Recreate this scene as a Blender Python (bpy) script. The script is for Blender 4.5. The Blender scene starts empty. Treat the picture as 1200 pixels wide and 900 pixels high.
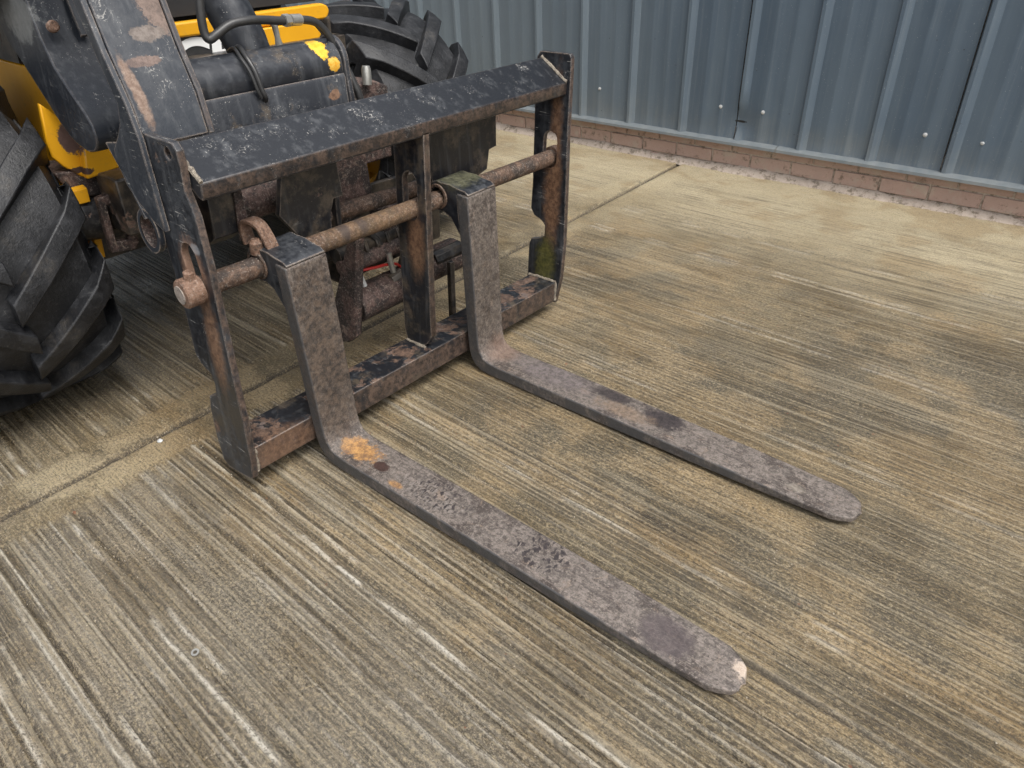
import bpy, bmesh, math, random
import numpy as np
from mathutils import Vector, Matrix
from mathutils.geometry import tessellate_polygon
random.seed(7); rng = np.random.RandomState(11)
R = math.radians
scn = bpy.context.scene
col = scn.collection

# ------------------------------------------------------------------ camera
cd = bpy.data.cameras.new('camera'); cam = bpy.data.objects.new('camera', cd); col.objects.link(cam)
cd.sensor_width = 36.0; cd.lens = 832.0 / 1200.0 * 36.0; cd.clip_start = 0.02; cd.clip_end = 500
CX = Vector((0.7507, 0.6590, -0.0348)).normalized()
CY = Vector((0.3480, -0.4401, -0.8278)); CY = (CY - CX * CY.dot(CX)).normalized()     # image down
CZ = CX.cross(CY)                                                                       # forward
mw = Matrix((CX, -CY, -CZ)).transposed().to_4x4(); mw.translation = Vector((0, 0, 1.3))
cam.matrix_world = mw
scn.camera = cam

# ------------------------------------------------------------------ light: bright overcast day
SUN_EL, SUN_AZ = R(60), R(-8)       # azimuth measured from +X towards +Y
w = bpy.data.worlds.new('World'); scn.world = w; w.use_nodes = True
nt = w.node_tree; nt.nodes.clear()
sky = nt.nodes.new('ShaderNodeTexSky'); sky.sky_type = 'NISHITA'; sky.sun_disc = False
sky.sun_elevation = SUN_EL; sky.sun_rotation = R(90) - SUN_AZ
sky.air_density = 1.2; sky.dust_density = 4.0; sky.ozone_density = 1.0
hsv = nt.nodes.new('ShaderNodeHueSaturation'); hsv.inputs['Saturation'].default_value = 0.28
bg = nt.nodes.new('ShaderNodeBackground'); bg.inputs['Strength'].default_value = 0.14
wo = nt.nodes.new('ShaderNodeOutputWorld')
nt.links.new(sky.outputs[0], hsv.inputs['Color']); nt.links.new(hsv.outputs[0], bg.inputs[0]); nt.links.new(bg.outputs[0], wo.inputs[0])
sd = bpy.data.lights.new('sun', 'SUN'); sd.energy = 1.2; sd.angle = R(26); sd.color = (1.0, 0.965, 0.91)
sun = bpy.data.objects.new('sun', sd); col.objects.link(sun)
sdir = Vector((math.cos(SUN_EL) * math.cos(SUN_AZ), math.cos(SUN_EL) * math.sin(SUN_AZ), math.sin(SUN_EL)))
sun.rotation_euler = sdir.to_track_quat('Z', 'Y').to_euler(); sun.location = (0, 0, 5)
scn.view_settings.view_transform = 'Standard'; scn.view_settings.look = 'None'
scn.view_settings.exposure = 0.90; scn.view_settings.gamma = 1.0

# ------------------------------------------------------------------ node helpers
class NT:
    def __init__(s, name):
        s.m = bpy.data.materials.new(name); s.m.use_nodes = True; s.t = s.m.node_tree; s.t.nodes.clear()
        s.out = s.t.nodes.new('ShaderNodeOutputMaterial'); s.p = s.t.nodes.new('ShaderNodeBsdfPrincipled')
        s.t.links.new(s.p.outputs[0], s.out.inputs[0])
        s.geo = s.t.nodes.new('ShaderNodeNewGeometry'); s.tc = s.t.nodes.new('ShaderNodeTexCoord')
        s.W = s.geo.outputs['Position']; s.O = s.tc.outputs['Object']
    def put(s, sock, v):
        if isinstance(v, bpy.types.NodeSocket): s.t.links.new(v, sock)
        elif isinstance(v, (tuple, list)) and len(v) == 3 and sock.type == 'RGBA': sock.default_value = (*v, 1)
        else: sock.default_value = v
    def mth(s, op, a, b=0.0, c=None, clamp=False):
        n = s.t.nodes.new('ShaderNodeMath'); n.operation = op; n.use_clamp = clamp
        s.put(n.inputs[0], a); s.put(n.inputs[1], b)
        if c is not None: s.put(n.inputs[2], c)
        return n.outputs[0]
    def vm(s, op, a, b=(0, 0, 0)):
        n = s.t.nodes.new('ShaderNodeVectorMath'); n.operation = op
        s.put(n.inputs[0], a); s.put(n.inputs[1], b)
        return n.outputs['Value'] if op in ('LENGTH', 'DOT_PRODUCT') else n.outputs[0]
    def map(s, v, scale=(1, 1, 1), rot=(0, 0, 0), loc=(0, 0, 0)):
        n = s.t.nodes.new('ShaderNodeMapping'); s.put(n.inputs[0], v)
        n.inputs['Scale'].default_value = scale; n.inputs['Rotation'].default_value = rot; n.inputs['Location'].default_value = loc
        return n.outputs[0]
    def noise(s, v, scale=5, detail=4, rough=0.6, dist=0.0):
        n = s.t.nodes.new('ShaderNodeTexNoise'); s.put(n.inputs['Vector'], v)
        n.inputs['Scale'].default_value = scale; n.inputs['Detail'].default_value = detail
        n.inputs['Roughness'].default_value = rough; n.inputs['Distortion'].default_value = dist
        return n.outputs[0]
    def vor(s, v, scale=5, feat='F1'):
        n = s.t.nodes.new('ShaderNodeTexVoronoi'); n.feature = feat; s.put(n.inputs['Vector'], v); n.inputs['Scale'].default_value = scale
        return n.outputs['Distance']
    def ramp(s, v, lo, hi, a=0.0, b=1.0):
        n = s.t.nodes.new('ShaderNodeMapRange'); n.interpolation_type = 'SMOOTHSTEP'
        s.put(n.inputs[0], v); n.inputs[1].default_value = lo; n.inputs[2].default_value = hi
        n.inputs[3].default_value = a; n.inputs[4].default_value = b
        return n.outputs[0]
    def mix(s, f, a, b, mode='MIX'):
        n = s.t.nodes.new('ShaderNodeMix'); n.data_type = 'RGBA'; n.blend_type = mode; n.clamp_factor = True
        s.put(n.inputs[0], f); s.put(n.inputs[6], a); s.put(n.inputs[7], b)
        return n.outputs[2]
    def blob(s, v, c, r, soft=0.35, wob=0.6, wscale=18, rot=None):
        d = s.vm('SUBTRACT', v, c)
        if rot is not None: d = s.map(d, rot=rot)
        d = s.vm('DIVIDE', d, r); L = s.vm('LENGTH', d)
        n = s.noise(v, wscale, 6, 0.8); L = s.mth('ADD', L, s.mth('MULTIPLY', s.mth('SUBTRACT', n, 0.5), wob * 2)); L = s.mth('ADD', L, s.mth('MULTIPLY', s.mth('SUBTRACT', s.noise(v, 85, 4, 0.8), 0.5), 0.9))
        return s.ramp(L, 1.0 + soft, 1.0 - soft)
    def edge(s, rad=0.006, thr=(0.03, 0.25)):
        b = s.t.nodes.new('ShaderNodeBevel'); b.samples = 4; b.inputs[0].default_value = rad
        d = s.vm('DOT_PRODUCT', b.outputs[0], s.geo.outputs['Normal'])
        return s.ramp(s.mth('SUBTRACT', 1.0, d), thr[0], thr[1])
    def bump(s, h, strength=0.5, dist=0.002, prev=None):
        n = s.t.nodes.new('ShaderNodeBump'); n.inputs['Strength'].default_value = strength; n.inputs['Distance'].default_value = dist
        s.put(n.inputs['Height'], h)
        if prev is not None: s.t.links.new(prev, n.inputs['Normal'])
        return n.outputs[0]
    def attr(s, name):
        n = s.t.nodes.new('ShaderNodeAttribute'); n.attribute_name = name
        return n
    def sep(s, v):
        n = s.t.nodes.new('ShaderNodeSeparateXYZ'); s.put(n.inputs[0], v); return n.outputs
    def fin(s, colr, rough, nrm=None, metal=0.0, spec=0.5):
        s.put(s.p.inputs['Base Color'], colr); s.put(s.p.inputs['Roughness'], rough); s.put(s.p.inputs['Metallic'], metal)
        s.put(s.p.inputs['Specular IOR Level'], spec)
        if nrm is not None: s.t.links.new(nrm, s.p.inputs['Normal'])
        return s.m

def scratches(n, v, dens=0.62, seed=0.0):
    """pale scuffs: a few straight scores plus curly scribbled ones, both in patches"""
    acc = None
    for k, (rz, sc) in enumerate([((0.3, 0.5, 0.7), 1.0), ((1.2, -0.4, 2.0), 1.15), ((-0.7, 1.1, 1.2), 0.85)]):
        q = n.map(v, scale=(8 * sc, 330 * sc, 330 * sc), rot=rz, loc=(seed + k, k * 3.1, 0))
        a = n.ramp(n.noise(q, 1.0, 1, 0.5), dens + .06, dens + 0.10)
        a = n.mth('MULTIPLY', a, n.ramp(n.noise(v, 9 + k * 4, 3, 0.6), 0.56, 0.64))
        acc = a if acc is None else n.mth('MAXIMUM', acc, a)
    for k in range(2):
        q = n.noise(n.map(v, scale=(1, 1, 1), loc=(k * 2.7, 1.3, k)), 34 + 21 * k, 1, 0.4, 1.2)
        a = n.ramp(n.mth('ABSOLUTE', n.mth('SUBTRACT', q, 0.5)), 0.020, 0.007)
        a = n.mth('MULTIPLY', a, n.ramp(n.noise(v, 9 + 5 * k, 4, 0.65), 0.60, 0.68))
        acc = n.mth('MAXIMUM', acc, n.mth('MULTIPLY', a, 0.8))
    return n.mth('MULTIPLY', acc, n.ramp(n.noise(v, 130, 2, 0.5), 0.35, 0.55, 0.35, 1.0))

def black_paint(name, base=(0.011, 0.0125, 0.016), dust=(0.046, 0.050, 0.057), rust=0.5, dusty=0.5, scr=0.8, edge=0.8, blobs=(), obj=False, mud=0.0, front=0.0, speck=1.0):
    n = NT(name); V = n.O if obj else n.W
    n1 = n.noise(V, 9, 6, 0.65); n2 = n.noise(V, 55, 4, 0.6)
    d = n.ramp(n.mth('ADD', n.mth('MULTIPLY', n1, 0.6), n.mth('MULTIPLY', n2, 0.4)), 0.62 - 0.28 * dusty, 0.72 - 0.18 * dusty)
    c = n.mix(n.mth('MULTIPLY', d, 0.65), base, dust)
    st = n.noise(n.map(V, scale=(40, 40, 3)), 1.0, 4, 0.6)
    c = n.mix(n.mth('MULTIPLY', n.ramp(st, 0.5, 0.75), 0.35), c, (0.12, 0.125, 0.13))
    if mud > 0:
        c = n.mix(n.ramp(n.noise(V, 13, 6, 0.7), 0.62 - mud * 0.3, 0.72 - mud * 0.15, 0, 0.9), c, n.mix(n2, (0.11, 0.085, 0.06), (0.06, 0.05, 0.04)))
    rr = n.ramp(n.noise(V, 7.3, 7, 0.72, 0.3), 0.72 - 0.22 * rust, 0.75 - 0.22 * rust)
    rc = n.mix(n.ramp(n.noise(V, 60, 6, 0.8), .35, .65), (0.040, 0.026, 0.021), (0.150, 0.095, 0.068))
    rc = n.mix(n.ramp(n.noise(V, 21, 3, 0.6), 0.55, 0.7, 0, 0.6), rc, (0.16, 0.13, 0.12))
    e = n.mth('MULTIPLY', n.edge(0.007, (0.015, 0.16)), n.ramp(n.noise(V, 38, 5, 0.75), 0.36, 0.52, 0, edge))
    c = n.mix(rr, c, rc)
    c = n.mix(e, c, n.mix(n.noise(V, 90, 2, 0.5), (0.15, 0.10, 0.075), (0.46, 0.39, 0.32)))
    s1 = n.mth('MULTIPLY', scratches(n, V), scr)
    c = n.mix(s1, c, (0.50, 0.48, 0.44))
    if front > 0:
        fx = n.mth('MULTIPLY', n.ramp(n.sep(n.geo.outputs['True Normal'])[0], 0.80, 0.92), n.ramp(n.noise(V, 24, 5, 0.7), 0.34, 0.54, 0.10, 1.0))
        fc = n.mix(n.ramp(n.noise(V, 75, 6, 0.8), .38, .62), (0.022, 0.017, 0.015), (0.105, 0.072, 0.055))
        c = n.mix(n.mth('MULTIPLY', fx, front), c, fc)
    sp = n.mth('MULTIPLY', n.ramp(n.noise(V, 330, 2, 0.5), 0.70, 0.78, 0, 0.35 * scr * speck), n.ramp(n.noise(V, 11, 4, .7), .52, .66, .0, 1))
    c = n.mix(sp, c, (0.35, 0.34, 0.31))
    for b in blobs:
        cc = b['c']; k = n.blob(V, cc, b['r'], b.get('soft', 0.35), b.get('wob', 0.6), b.get('ws', 18))
        k = n.mth('MULTIPLY', k, b.get('a', 0.9))
        bc = n.mix(n.ramp(n.noise(V, 60, 6, 0.8), .36, .64), b['k1'], b['k2'])
        c = n.mix(k, c, bc)
    hh = n.mth('ADD', n.mth('MULTIPLY', n2, 0.5), n.mth('MULTIPLY', rr, -0.6))
    hh = n.mth('ADD', hh, n.mth('MULTIPLY', n.noise(V, 160, 3, 0.6), 0.35))
    nb = n.bump(hh, 0.55, 0.0016)
    rg = n.mth('ADD', 0.33, n.mth('MULTIPLY', d, 0.2)); rg = n.mth('ADD', rg, n.mth('MULTIPLY', rr, 0.28))
    return n.fin(c, rg, nb)

def rusty(name, c1=(0.10, 0.062, 0.045), c2=(0.21, 0.13, 0.09), c3=(0.05, 0.04, 0.036), dark=0.4, blobs=(), obj=False, rough=0.62, sc=1.0, edge=0.5, sidedark=False):
    n = NT(name); V = n.O if obj else n.W
    a = n.noise(V, 16 * sc, 7, 0.72); b = n.noise(V, 70 * sc, 5, 0.7); f = n.noise(V, 260, 3, 0.6)
    c = n.mix(n.ramp(b, 0.35, 0.65), c1, c2)
    c = n.mix(n.ramp(a, 0.62 - dark * 0.25, 0.70 - dark * 0.2, 0, 0.85), c, c3)
    c = n.mix(n.ramp(n.noise(V, 28, 4, 0.6, 1.0), 0.60, 0.72, 0, 0.5), c, (0.27, 0.20, 0.15))
    g2 = n.noise(V, 130, 4, 0.75); c = n.mix(n.ramp(g2, 0.52, 0.66, 0, 0.45), c, (0.30, 0.25, 0.21)); c = n.mix(n.ramp(g2, 0.46, 0.34, 0, 0.65), c, (0.040, 0.028, 0.022))
    c = n.mix(n.ramp(f, 0.58, 0.72, 0, 0.45), c, (0.33, 0.29, 0.25))
    c = n.mix(n.ramp(f, 0.42, 0.30, 0, 0.5), c, (0.03, 0.022, 0.018))
    e = n.mth('MULTIPLY', n.edge(0.005), n.ramp(b, 0.4, 0.6, 0, edge)); c = n.mix(e, c, (0.30, 0.25, 0.21))
    if sidedark:
        rub = n.noise(n.map(V, scale=(7, 160, 60)), 1.0, 4, 0.7); c = n.mix(n.ramp(rub, .54, .64, 0, .40), c, (.25, .205, .175)); c = n.mix(n.ramp(rub, .46, .36, 0, .45), c, (.05, .042, .038))
    for bl in blobs:
        k = n.mth('MULTIPLY', n.blob(V, bl['c'], bl['r'], bl.get('soft', 0.35), bl.get('wob', 0.6), bl.get('ws', 18)), bl.get('a', 0.9))
        if bl.get('tread'):      # boot print: broken bars inside the patch
            q = n.map(V, rot=(0, 0, bl['tread']), scale=(75, 42, 42)); q = n.vm('ADD', q, n.vm('MULTIPLY', n.noise(V, 60, 2, .5), (1.2, 1.2, 0)))
            k = n.mth('MULTIPLY', k, n.ramp(n.vor(q, 1.0, 'DISTANCE_TO_EDGE'), 0.10, 0.20))
            k = n.mth('MULTIPLY', k, n.ramp(n.noise(V, 45, 3, 0.6), 0.36, 0.50))
        c = n.mix(k, c, n.mix(n.ramp(n.noise(V, 50, 6, 0.8), .38, .62), bl['k1'], bl['k2']))
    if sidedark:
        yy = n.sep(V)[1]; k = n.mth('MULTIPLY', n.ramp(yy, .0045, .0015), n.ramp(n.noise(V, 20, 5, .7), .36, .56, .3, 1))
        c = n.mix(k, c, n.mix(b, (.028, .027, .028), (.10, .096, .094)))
    nb = n.bump(n.mth('ADD', n.mth('MULTIPLY', b, 0.7), n.mth('ADD', n.mth('MULTIPLY', g2, 0.7), n.mth('MULTIPLY', f, 0.4))), 0.9, 0.0022)
    return n.fin(c, n.mth('ADD', rough - 0.1, n.mth('MULTIPLY', a, 0.25)), nb, spec=0.4)

OCH = dict(k1=(0.17, 0.09, 0.045), k2=(0.46, 0.25, 0.085))
RST = dict(k1=(0.095, 0.050, 0.030), k2=(0.235, 0.135, 0.080))
ALG = dict(k1=(0.05, 0.055, 0.018), k2=(0.13, 0.12, 0.035))

# ------------------------------------------------------------------ mesh helpers
def tag(o, label=None, cat=None, group=None, kind=None):
    if label: o['label'] = label
    if cat: o['category'] = cat
    if group: o['group'] = group
    if kind: o['kind'] = kind
    return o
def empty(name, loc=(0, 0, 0), rz=0.0):
    o = bpy.data.objects.new(name, None); col.objects.link(o); o.location = loc; o.rotation_euler = (0, 0, rz); o.empty_display_size = 0.05
    return o
class MB:
    def __init__(s): s.v = []; s.f = []
    def add(s, vs, fs):
        k = len(s.v); s.v += [tuple(v) for v in vs]; s.f += [tuple(i + k for i in f) for f in fs]; return s
    def box(s, x0, x1, y0, y1, z0, z1):
        vs = [(x, y, z) for x in (x0, x1) for y in (y0, y1) for z in (z0, z1)]
        return s.add(vs, [(0, 1, 3, 2), (4, 6, 7, 5), (0, 4, 5, 1), (2, 3, 7, 6), (0, 2, 6, 4), (1, 5, 7, 3)])
    def prism(s, loops, t0, t1, f):
        """loops: list of 2-D loops (first outer, rest holes); f(u,v,t) -> 3-D point"""
        if not isinstance(loops[0][0], (tuple, list)): loops = [loops]
        L = [[Vector((p[0], p[1], 0)) for p in lp] for lp in loops]
        flat = [p for lp in loops for p in lp]; tri = tessellate_polygon(L); n = len(flat)
        vs = [f(p[0], p[1], t0) for p in flat] + [f(p[0], p[1], t1) for p in flat]
        fs = [tuple(t) for t in tri] + [tuple(i + n for i in reversed(t)) for t in tri]
        k = 0
        for lp in loops:
            m = len(lp)
            for i in range(m):
                a, b = k + i, k + (i + 1) % m; fs.append((a, b, b + n, a + n))
            k += m
        return s.add(vs, fs)
    def tube(s, pts, r, seg=16, caps=True):
        pts = [Vector(p) for p in pts]; rs = r if isinstance(r, (list, tuple)) else [r] * len(pts)
        vs = []; fs = []; up = None
        for i, p in enumerate(pts):
            d = (pts[min(i + 1, len(pts) - 1)] - pts[max(i - 1, 0)]).normalized()
            if up is None: up = d.orthogonal().normalized()
            up = (up - d * up.dot(d)).normalized(); sd_ = d.cross(up)
            for j in range(seg):
                a = 2 * math.pi * j / seg; vs.append(p + (up * math.cos(a) + sd_ * math.sin(a)) * rs[i])
        for i in range(len(pts) - 1):
            for j in range(seg):
                a = i * seg + j; b = i * seg + (j + 1) % seg; fs.append((a, b, b + seg, a + seg))
        if caps: fs += [tuple(range(seg - 1, -1, -1)), tuple((len(pts) - 1) * seg + j for j in range(seg))]
        return s.add(vs, fs)
    def loft(s, rings, caps=True):
        m = len(rings[0]); vs = [p for r_ in rings for p in r_]; fs = []
        for i in range(len(rings) - 1):
            for j in range(m):
                a = i * m + j; b = i * m + (j + 1) % m; fs.append((a, b, b + m, a + m))
        if caps: fs += [tuple(range(m - 1, -1, -1)), tuple((len(rings) - 1) * m + j for j in range(m))]
        return s.add(vs, fs)
    def xf(s, f): s.v = [tuple(f(*v)) for v in s.v]; return s
    def build(s, name, mat, parent=None, bevel=0.0, smooth=35, origin=None, seg=2):
        me = bpy.data.meshes.new(name)
        org = Vector((0, 0, 0)) if origin is None else Vector(origin)
        pl = parent_loc(parent)
        me.from_pydata([tuple(Vector(v) - pl - org) for v in s.v], [], s.f)
        bm = bmesh.new(); bm.from_mesh(me); bmesh.ops.remove_doubles(bm, verts=bm.verts, dist=1e-6); bmesh.ops.recalc_face_normals(bm, faces=bm.faces); bm.to_mesh(me); bm.free()
        me.materials.append(mat)
        for p in me.polygons: p.use_smooth = True
        me.set_sharp_from_angle(angle=R(smooth))
        o = bpy.data.objects.new(name, me); col.objects.link(o); o.location = org
        if parent is not None: o.parent = parent
        if bevel > 0:
            b = o.modifiers.new('bevel', 'BEVEL'); b.width = bevel; b.segments = seg; b.limit_method = 'ANGLE'; b.angle_limit = R(40); b.harden_normals = False
        return o
def parent_loc(p):
    v = Vector((0, 0, 0))
    while p is not None: v += Vector(p.location); p = p.parent
    return v
def smooth_path(pts, n=6):
    P = [Vector(p) for p in pts]; out = []
    for i in range(len(P) - 1):
        p0 = P[max(i - 1, 0)]; p1 = P[i]; p2 = P[i + 1]; p3 = P[min(i + 2, len(P) - 1)]
        for k in range(n):
            t = k / n; out.append(0.5 * ((2 * p1) + (p2 - p0) * t + (2 * p0 - 5 * p1 + 4 * p2 - p3) * t * t + (3 * p1 - p0 - 3 * p2 + p3) * t ** 3))
    out.append(P[-1]); return out

# ------------------------------------------------------------------ value noise (numpy) for the broomed concrete
def vnoise(x, y, seed):
    r_ = np.random.RandomState(seed); G = r_.rand(256, 256)
    xi = np.floor(x).astype(int); yi = np.floor(y).astype(int); fx = x - xi; fy = y - yi
    fx = fx * fx * (3 - 2 * fx); fy = fy * fy * (3 - 2 * fy)
    g = lambda a, b: G[a % 256, b % 256]
    return (g(xi, yi) * (1 - fx) + g(xi + 1, yi) * fx) * (1 - fy) + (g(xi, yi + 1) * (1 - fx) + g(xi + 1, yi + 1) * fx) * fy
def fbm(x, y, seed, o=4):
    t = 0; a = 1; s_ = 0
    for k in range(o): t = t + a * vnoise(x * 2 ** k, y * 2 ** k, seed + k); s_ += a; a *= 0.55
    return t / s_
def sst(v, a, b):
    t = np.clip((v - a) / (b - a), 0, 1); return t * t * (3 - 2 * t)

# ================================================================== GROUND
def axis(segs):
    out = []
    for a, b, st in segs: out += list(np.arange(a, b - st * 0.25, st))
    out.append(segs[-1][1]); return np.array(out)
XS = axis([(-60, -12, 6), (-12, -5, .7), (-5, -3.4, .1), (-3.4, -2.12, .02), (-2.12, -1.975, .012), (-1.975, -1.92, .004), (-1.92, -1.78, .010), (-1.78, 0.45, .014), (0.45, 2.5, .15), (2.5, 10, 1.0), (10, 60, 8)])
YS = axis([(-60, -10, 7), (-10, -1, .6), (-1, -.22, .05), (-.22, 1.25, .0027), (1.25, 2.5, .0045), (2.5, 3.95, .008), (3.95, 5, .2), (5, 60, 9)])
def joint_x(y): return -1.949 - 0.0294 * (y - 0.1)
def ground_mesh():
    X, Y = np.meshgrid(XS, YS, indexing='ij')
    fade = 1 - sst(np.abs(X), 6, 30)
    Xw = X - 0.0294 * (np.clip(Y, -2, 5) - 0.1) * fade
    Yw = Y + 0.0
    j = X + 1.949                                  # distance from the joint along x
    wob = (fbm(X * 0.8, Y * 0.2, 5) - .5) * 0.02
    yy = Y + wob * 0.6
    def line(xs, ys, seed, o=3): return fbm(X * xs, yy * ys + fbm(X * 1.5, Y * 2, seed + 50, 2) * 0.8, seed, o) - 0.5
    n1 = line(0.9, 60, 21, 2); n2 = line(1.8, 125, 31, 1)
    h1 = np.zeros_like(X); hl = np.zeros_like(X); lr = np.random.RandomState(99)
    y_ = -.22; xi_ = X[:, 0]
    while y_ < 3.55:
        near_ = 1 - sst(np.array(y_), .8, 1.6)
        st_ = lr.uniform(.15, 1.0) ** 1.2 * 1.15 * (.55 + .45 * near_); wd_ = lr.uniform(.0020, .0042) * (1 + .45 * near_) + .0006 * (y_ > 1.2)
        cen = y_ + (vnoise(xi_ * .9 + lr.rand() * 50, xi_ * 0 + 1.5, 71) - .5) * .010 + (vnoise(xi_ * 4 + lr.rand() * 90, xi_ * 0 + 3.5, 72) - .5) * .0022
        it_ = st_ * sst(fbm(xi_ * 1.3 + lr.rand() * 80, xi_ * 0 + .5, 73, 3), .30, .58) * (.7 + .6 * (vnoise(xi_ * 22 + lr.rand() * 99, xi_ * 0 + 2.5, 74) - .2))
        j0, j1 = np.searchsorted(YS, [y_ - .022, y_ + .026]); dy = YS[None, j0:j1] - cen[:, None]
        it_ = np.clip(it_ * (1.0 + .95 * near_), 0, 1.15)
        h1[:, j0:j1] = np.maximum(h1[:, j0:j1], it_[:, None] * np.exp(-(dy / wd_) ** 2))
        hl[:, j0:j1] = np.maximum(hl[:, j0:j1], it_[:, None] * np.exp(-((dy - lr.choice([-1, 1]) * (wd_ + .0028)) / .0024) ** 2) * lr.uniform(.2, 1))
        y_ += lr.uniform(.009, .022) * (1 + .30 * float(1 - sst(np.array(y_), .35, .7))) + (.010 if lr.rand() < .15 else 0) + .006 * (y_ > 1.1)
    h2 = h1 * 0
    amp_n = .5 + .5 * sst(fbm(X * 1.3, Y * 3, 95, 3), .30, .62)
    big = line(0.35, 7, 61, 2)
    A = 0.0030 * (1 - sst(Y, 0.3, 0.75)) + 0.0026 * sst(Y, 0.3, 0.75) * (1 - sst(Y, 0.95, 1.3)) + 0.0019 * sst(Y, 0.95, 1.3) * (1 - sst(Y, 2.3, 3.2)) + 0.0010 * sst(Y, 2.3, 3.2)
    jit = (fbm(X * 0 + 3.1, Y * 12, 77, 3) - .5) * 0.03
    broom = sst(j + jit, .112, .135) + (1 - sst(j + jit, -.155, -.13))
    broom = broom * (1 - sst(Y, 3.45, 3.62))
    strong = (0.55 + 0.9 * fbm(X * 0.7, Y * 3.5, 91, 3))
    prof = n1 * 0.8 + n2 * 0.5
    Z = prof * A * broom * strong * 1.7
    Z += big * 0.0030 * broom
    wh = (1 - .65 * sst(Y, .9, 1.5)) * (1 - .6 * sst(Y, 2.2, 3.0)) * broom
    Z += (-.0066 * h1 + .0036 * hl) * amp_n * wh
    Z += (fbm(X * 1.1, Y * 1.1, 3, 3) - .5) * 0.006
    # seams between broom passes: a ridge of slurry with a groove beside it
    seams = [(0.580, 1.0), (0.215, 0.9), (1.10, 0.45), (1.68, 0.25), (2.20, .3), (2.68, 0.55), (2.97, 0.45), (0.02, .5), (0.86, .35), (-.08, .6), (0.43, .35)]
    ridge = np.zeros_like(X); groove = np.zeros_like(X)
    for k, (sy, st) in enumerate(seams):
        c = sy + (fbm(X * 3.0, X * 0 + k, 120 + k, 5) - .5) * 0.026
        brk2 = sst(fbm(X * 6, X * 0 + k * 5.3, 170 + k, 3), .42, .56)
        brk = sst(fbm(X * 9, X * 0 + k * 3.3, 150 + k, 3), .36, .56)
        ridge += st * (np.exp(-((Y - c + .004) / 0.0050) ** 2) + .8 * np.exp(-((Y - c - .034) / 0.0045) ** 2) * brk2) * brk * broom
        groove += st * np.exp(-((Y - c - 0.018) / 0.008) ** 2) * broom
    Z += 0.0075 * ridge - 0.0070 * groove
    # expansion joint and its smooth trowelled margins
    jw = 0.0120 + 0.006 * (fbm(X * 0, Y * 9, 8, 3) - .5)
    jm = 1 - sst(np.abs(j), jw, jw + 0.007)
    jm = jm * sst(Y, -40, -30) * (1 - sst(Y, 3.80, 3.84))
    Z -= 0.014 * jm
    chip = sst(fbm(X * 14, Y * 14, 66, 3), .60, .68) * np.exp(-((j + 0.012) / 0.028) ** 2)
    Z -= 0.004 * chip
    Z += 0.0025 * (1 - sst(np.abs(j + .0), .10, .125)) * (1 - jm) * 0.5
    near = fade
    Z *= near
    nx, ny = X.shape
    idx = np.arange(nx * ny).reshape(nx, ny)
    F = np.stack([idx[:-1, :-1], idx[1:, :-1], idx[1:, 1:], idx[:-1, 1:]], -1).reshape(-1, 4)
    me = bpy.data.meshes.new('concrete_ground')
    V = np.stack([Xw, Yw, Z], -1).reshape(-1, 3)
    me.vertices.add(len(V)); me.vertices.foreach_set('co', V.ravel())
    me.loops.add(F.size); me.loops.foreach_set('vertex_index', F.ravel())
    me.polygons.add(len(F)); me.polygons.foreach_set('loop_start', np.arange(0, F.size, 4)); me.polygons.foreach_set('loop_total', np.full(len(F), 4))
    me.update(); me.validate()
    me.polygons.foreach_set('use_smooth', np.ones(len(F), bool))
    # dirty grooves, ochre silt, grey tone, seam slurry; loader shade and ridge glints painted in
    local = prof * strong; m0 = fbm(X * 2.2, Y * 2.6, 611, 5)
    dirt_shade = sst(-local, 0.10, 0.50) * broom * .30
    dirt_shade = np.maximum(dirt_shade, h1 * (.35 + .65 * amp_n) * broom * (1 - .4 * sst(Y, 1.4, 3)))
    under = (1 - sst(X + (m0 - .5) * .3, -2.4, -2.02)) * (1 - sst(Y, 2.0, 2.6))  # shade beneath the loader, painted into the ground colour
    dirt_shade = np.maximum(dirt_shade, under * (.50 + .6 * m0))
    dirt_shade = np.maximum(dirt_shade, np.clip(groove, 0, 1) * .85)
    dirt_shade = np.maximum(dirt_shade, jm); dirt_shade = np.maximum(dirt_shade, chip * 0.7)
    crust_glint = np.clip(ridge, 0, 1) + sst(local, .25, .6) * broom * 0.22 * (1 - .8 * sst(Y, .55, .9)) + np.clip(hl * 1.15, 0, 1) * .85 * amp_n * broom * (1 - .72 * sst(Y, .55, .95)) * (1 - .5 * sst(Y, 1.0, 1.8))  # seam slurry plus pale ridge lines painted as wet highlights
    m1 = fbm(X * 1.5 + 3, Y * 2.0, 201, 5); m2 = fbm(X * 3.5, Y * 5, 211, 5); m3 = fbm(X * 7 + 9, Y * 8, 221, 5)
    och = sst(m1 * .4 + m3 * .6, .47, .60) * 0.55
    for yc, wd, st, sd_ in [(1.13, .035, 1.0, 1), (1.66, .06, .8, 2), (.70, .10, .45, 3), (1.40, .05, .3, 4), (.62, .03, .5, 5), (2.70, .03, .35, 6)]:
        cc = yc + (fbm(X * 1.5, X * 0 + sd_, 240 + sd_, 3) - .5) * .05
        och += st * np.exp(-((Y - cc) / wd) ** 2) * sst(fbm(X * 4, Y * 10, 250 + sd_, 4), .40, .62)
    och += 0.9 * np.exp(-((X + 1.72) / .16) ** 2 - ((Y - .66) / .13) ** 2) * sst(m3, .35, .6)
    och *= sst(Y + (X + 1.2) * -.15, .30, .75) + .25
    grey = (1 - sst(Y + (m1 - .5) * .5 + (X + 1) * .10, .35, .95)) * sst(j, .1, .2)
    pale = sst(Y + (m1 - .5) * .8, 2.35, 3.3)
    pale = np.maximum(pale, (1 - sst(np.abs(j), .10, .15)) * sst(m3, .36, .60) * .48)
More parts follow.
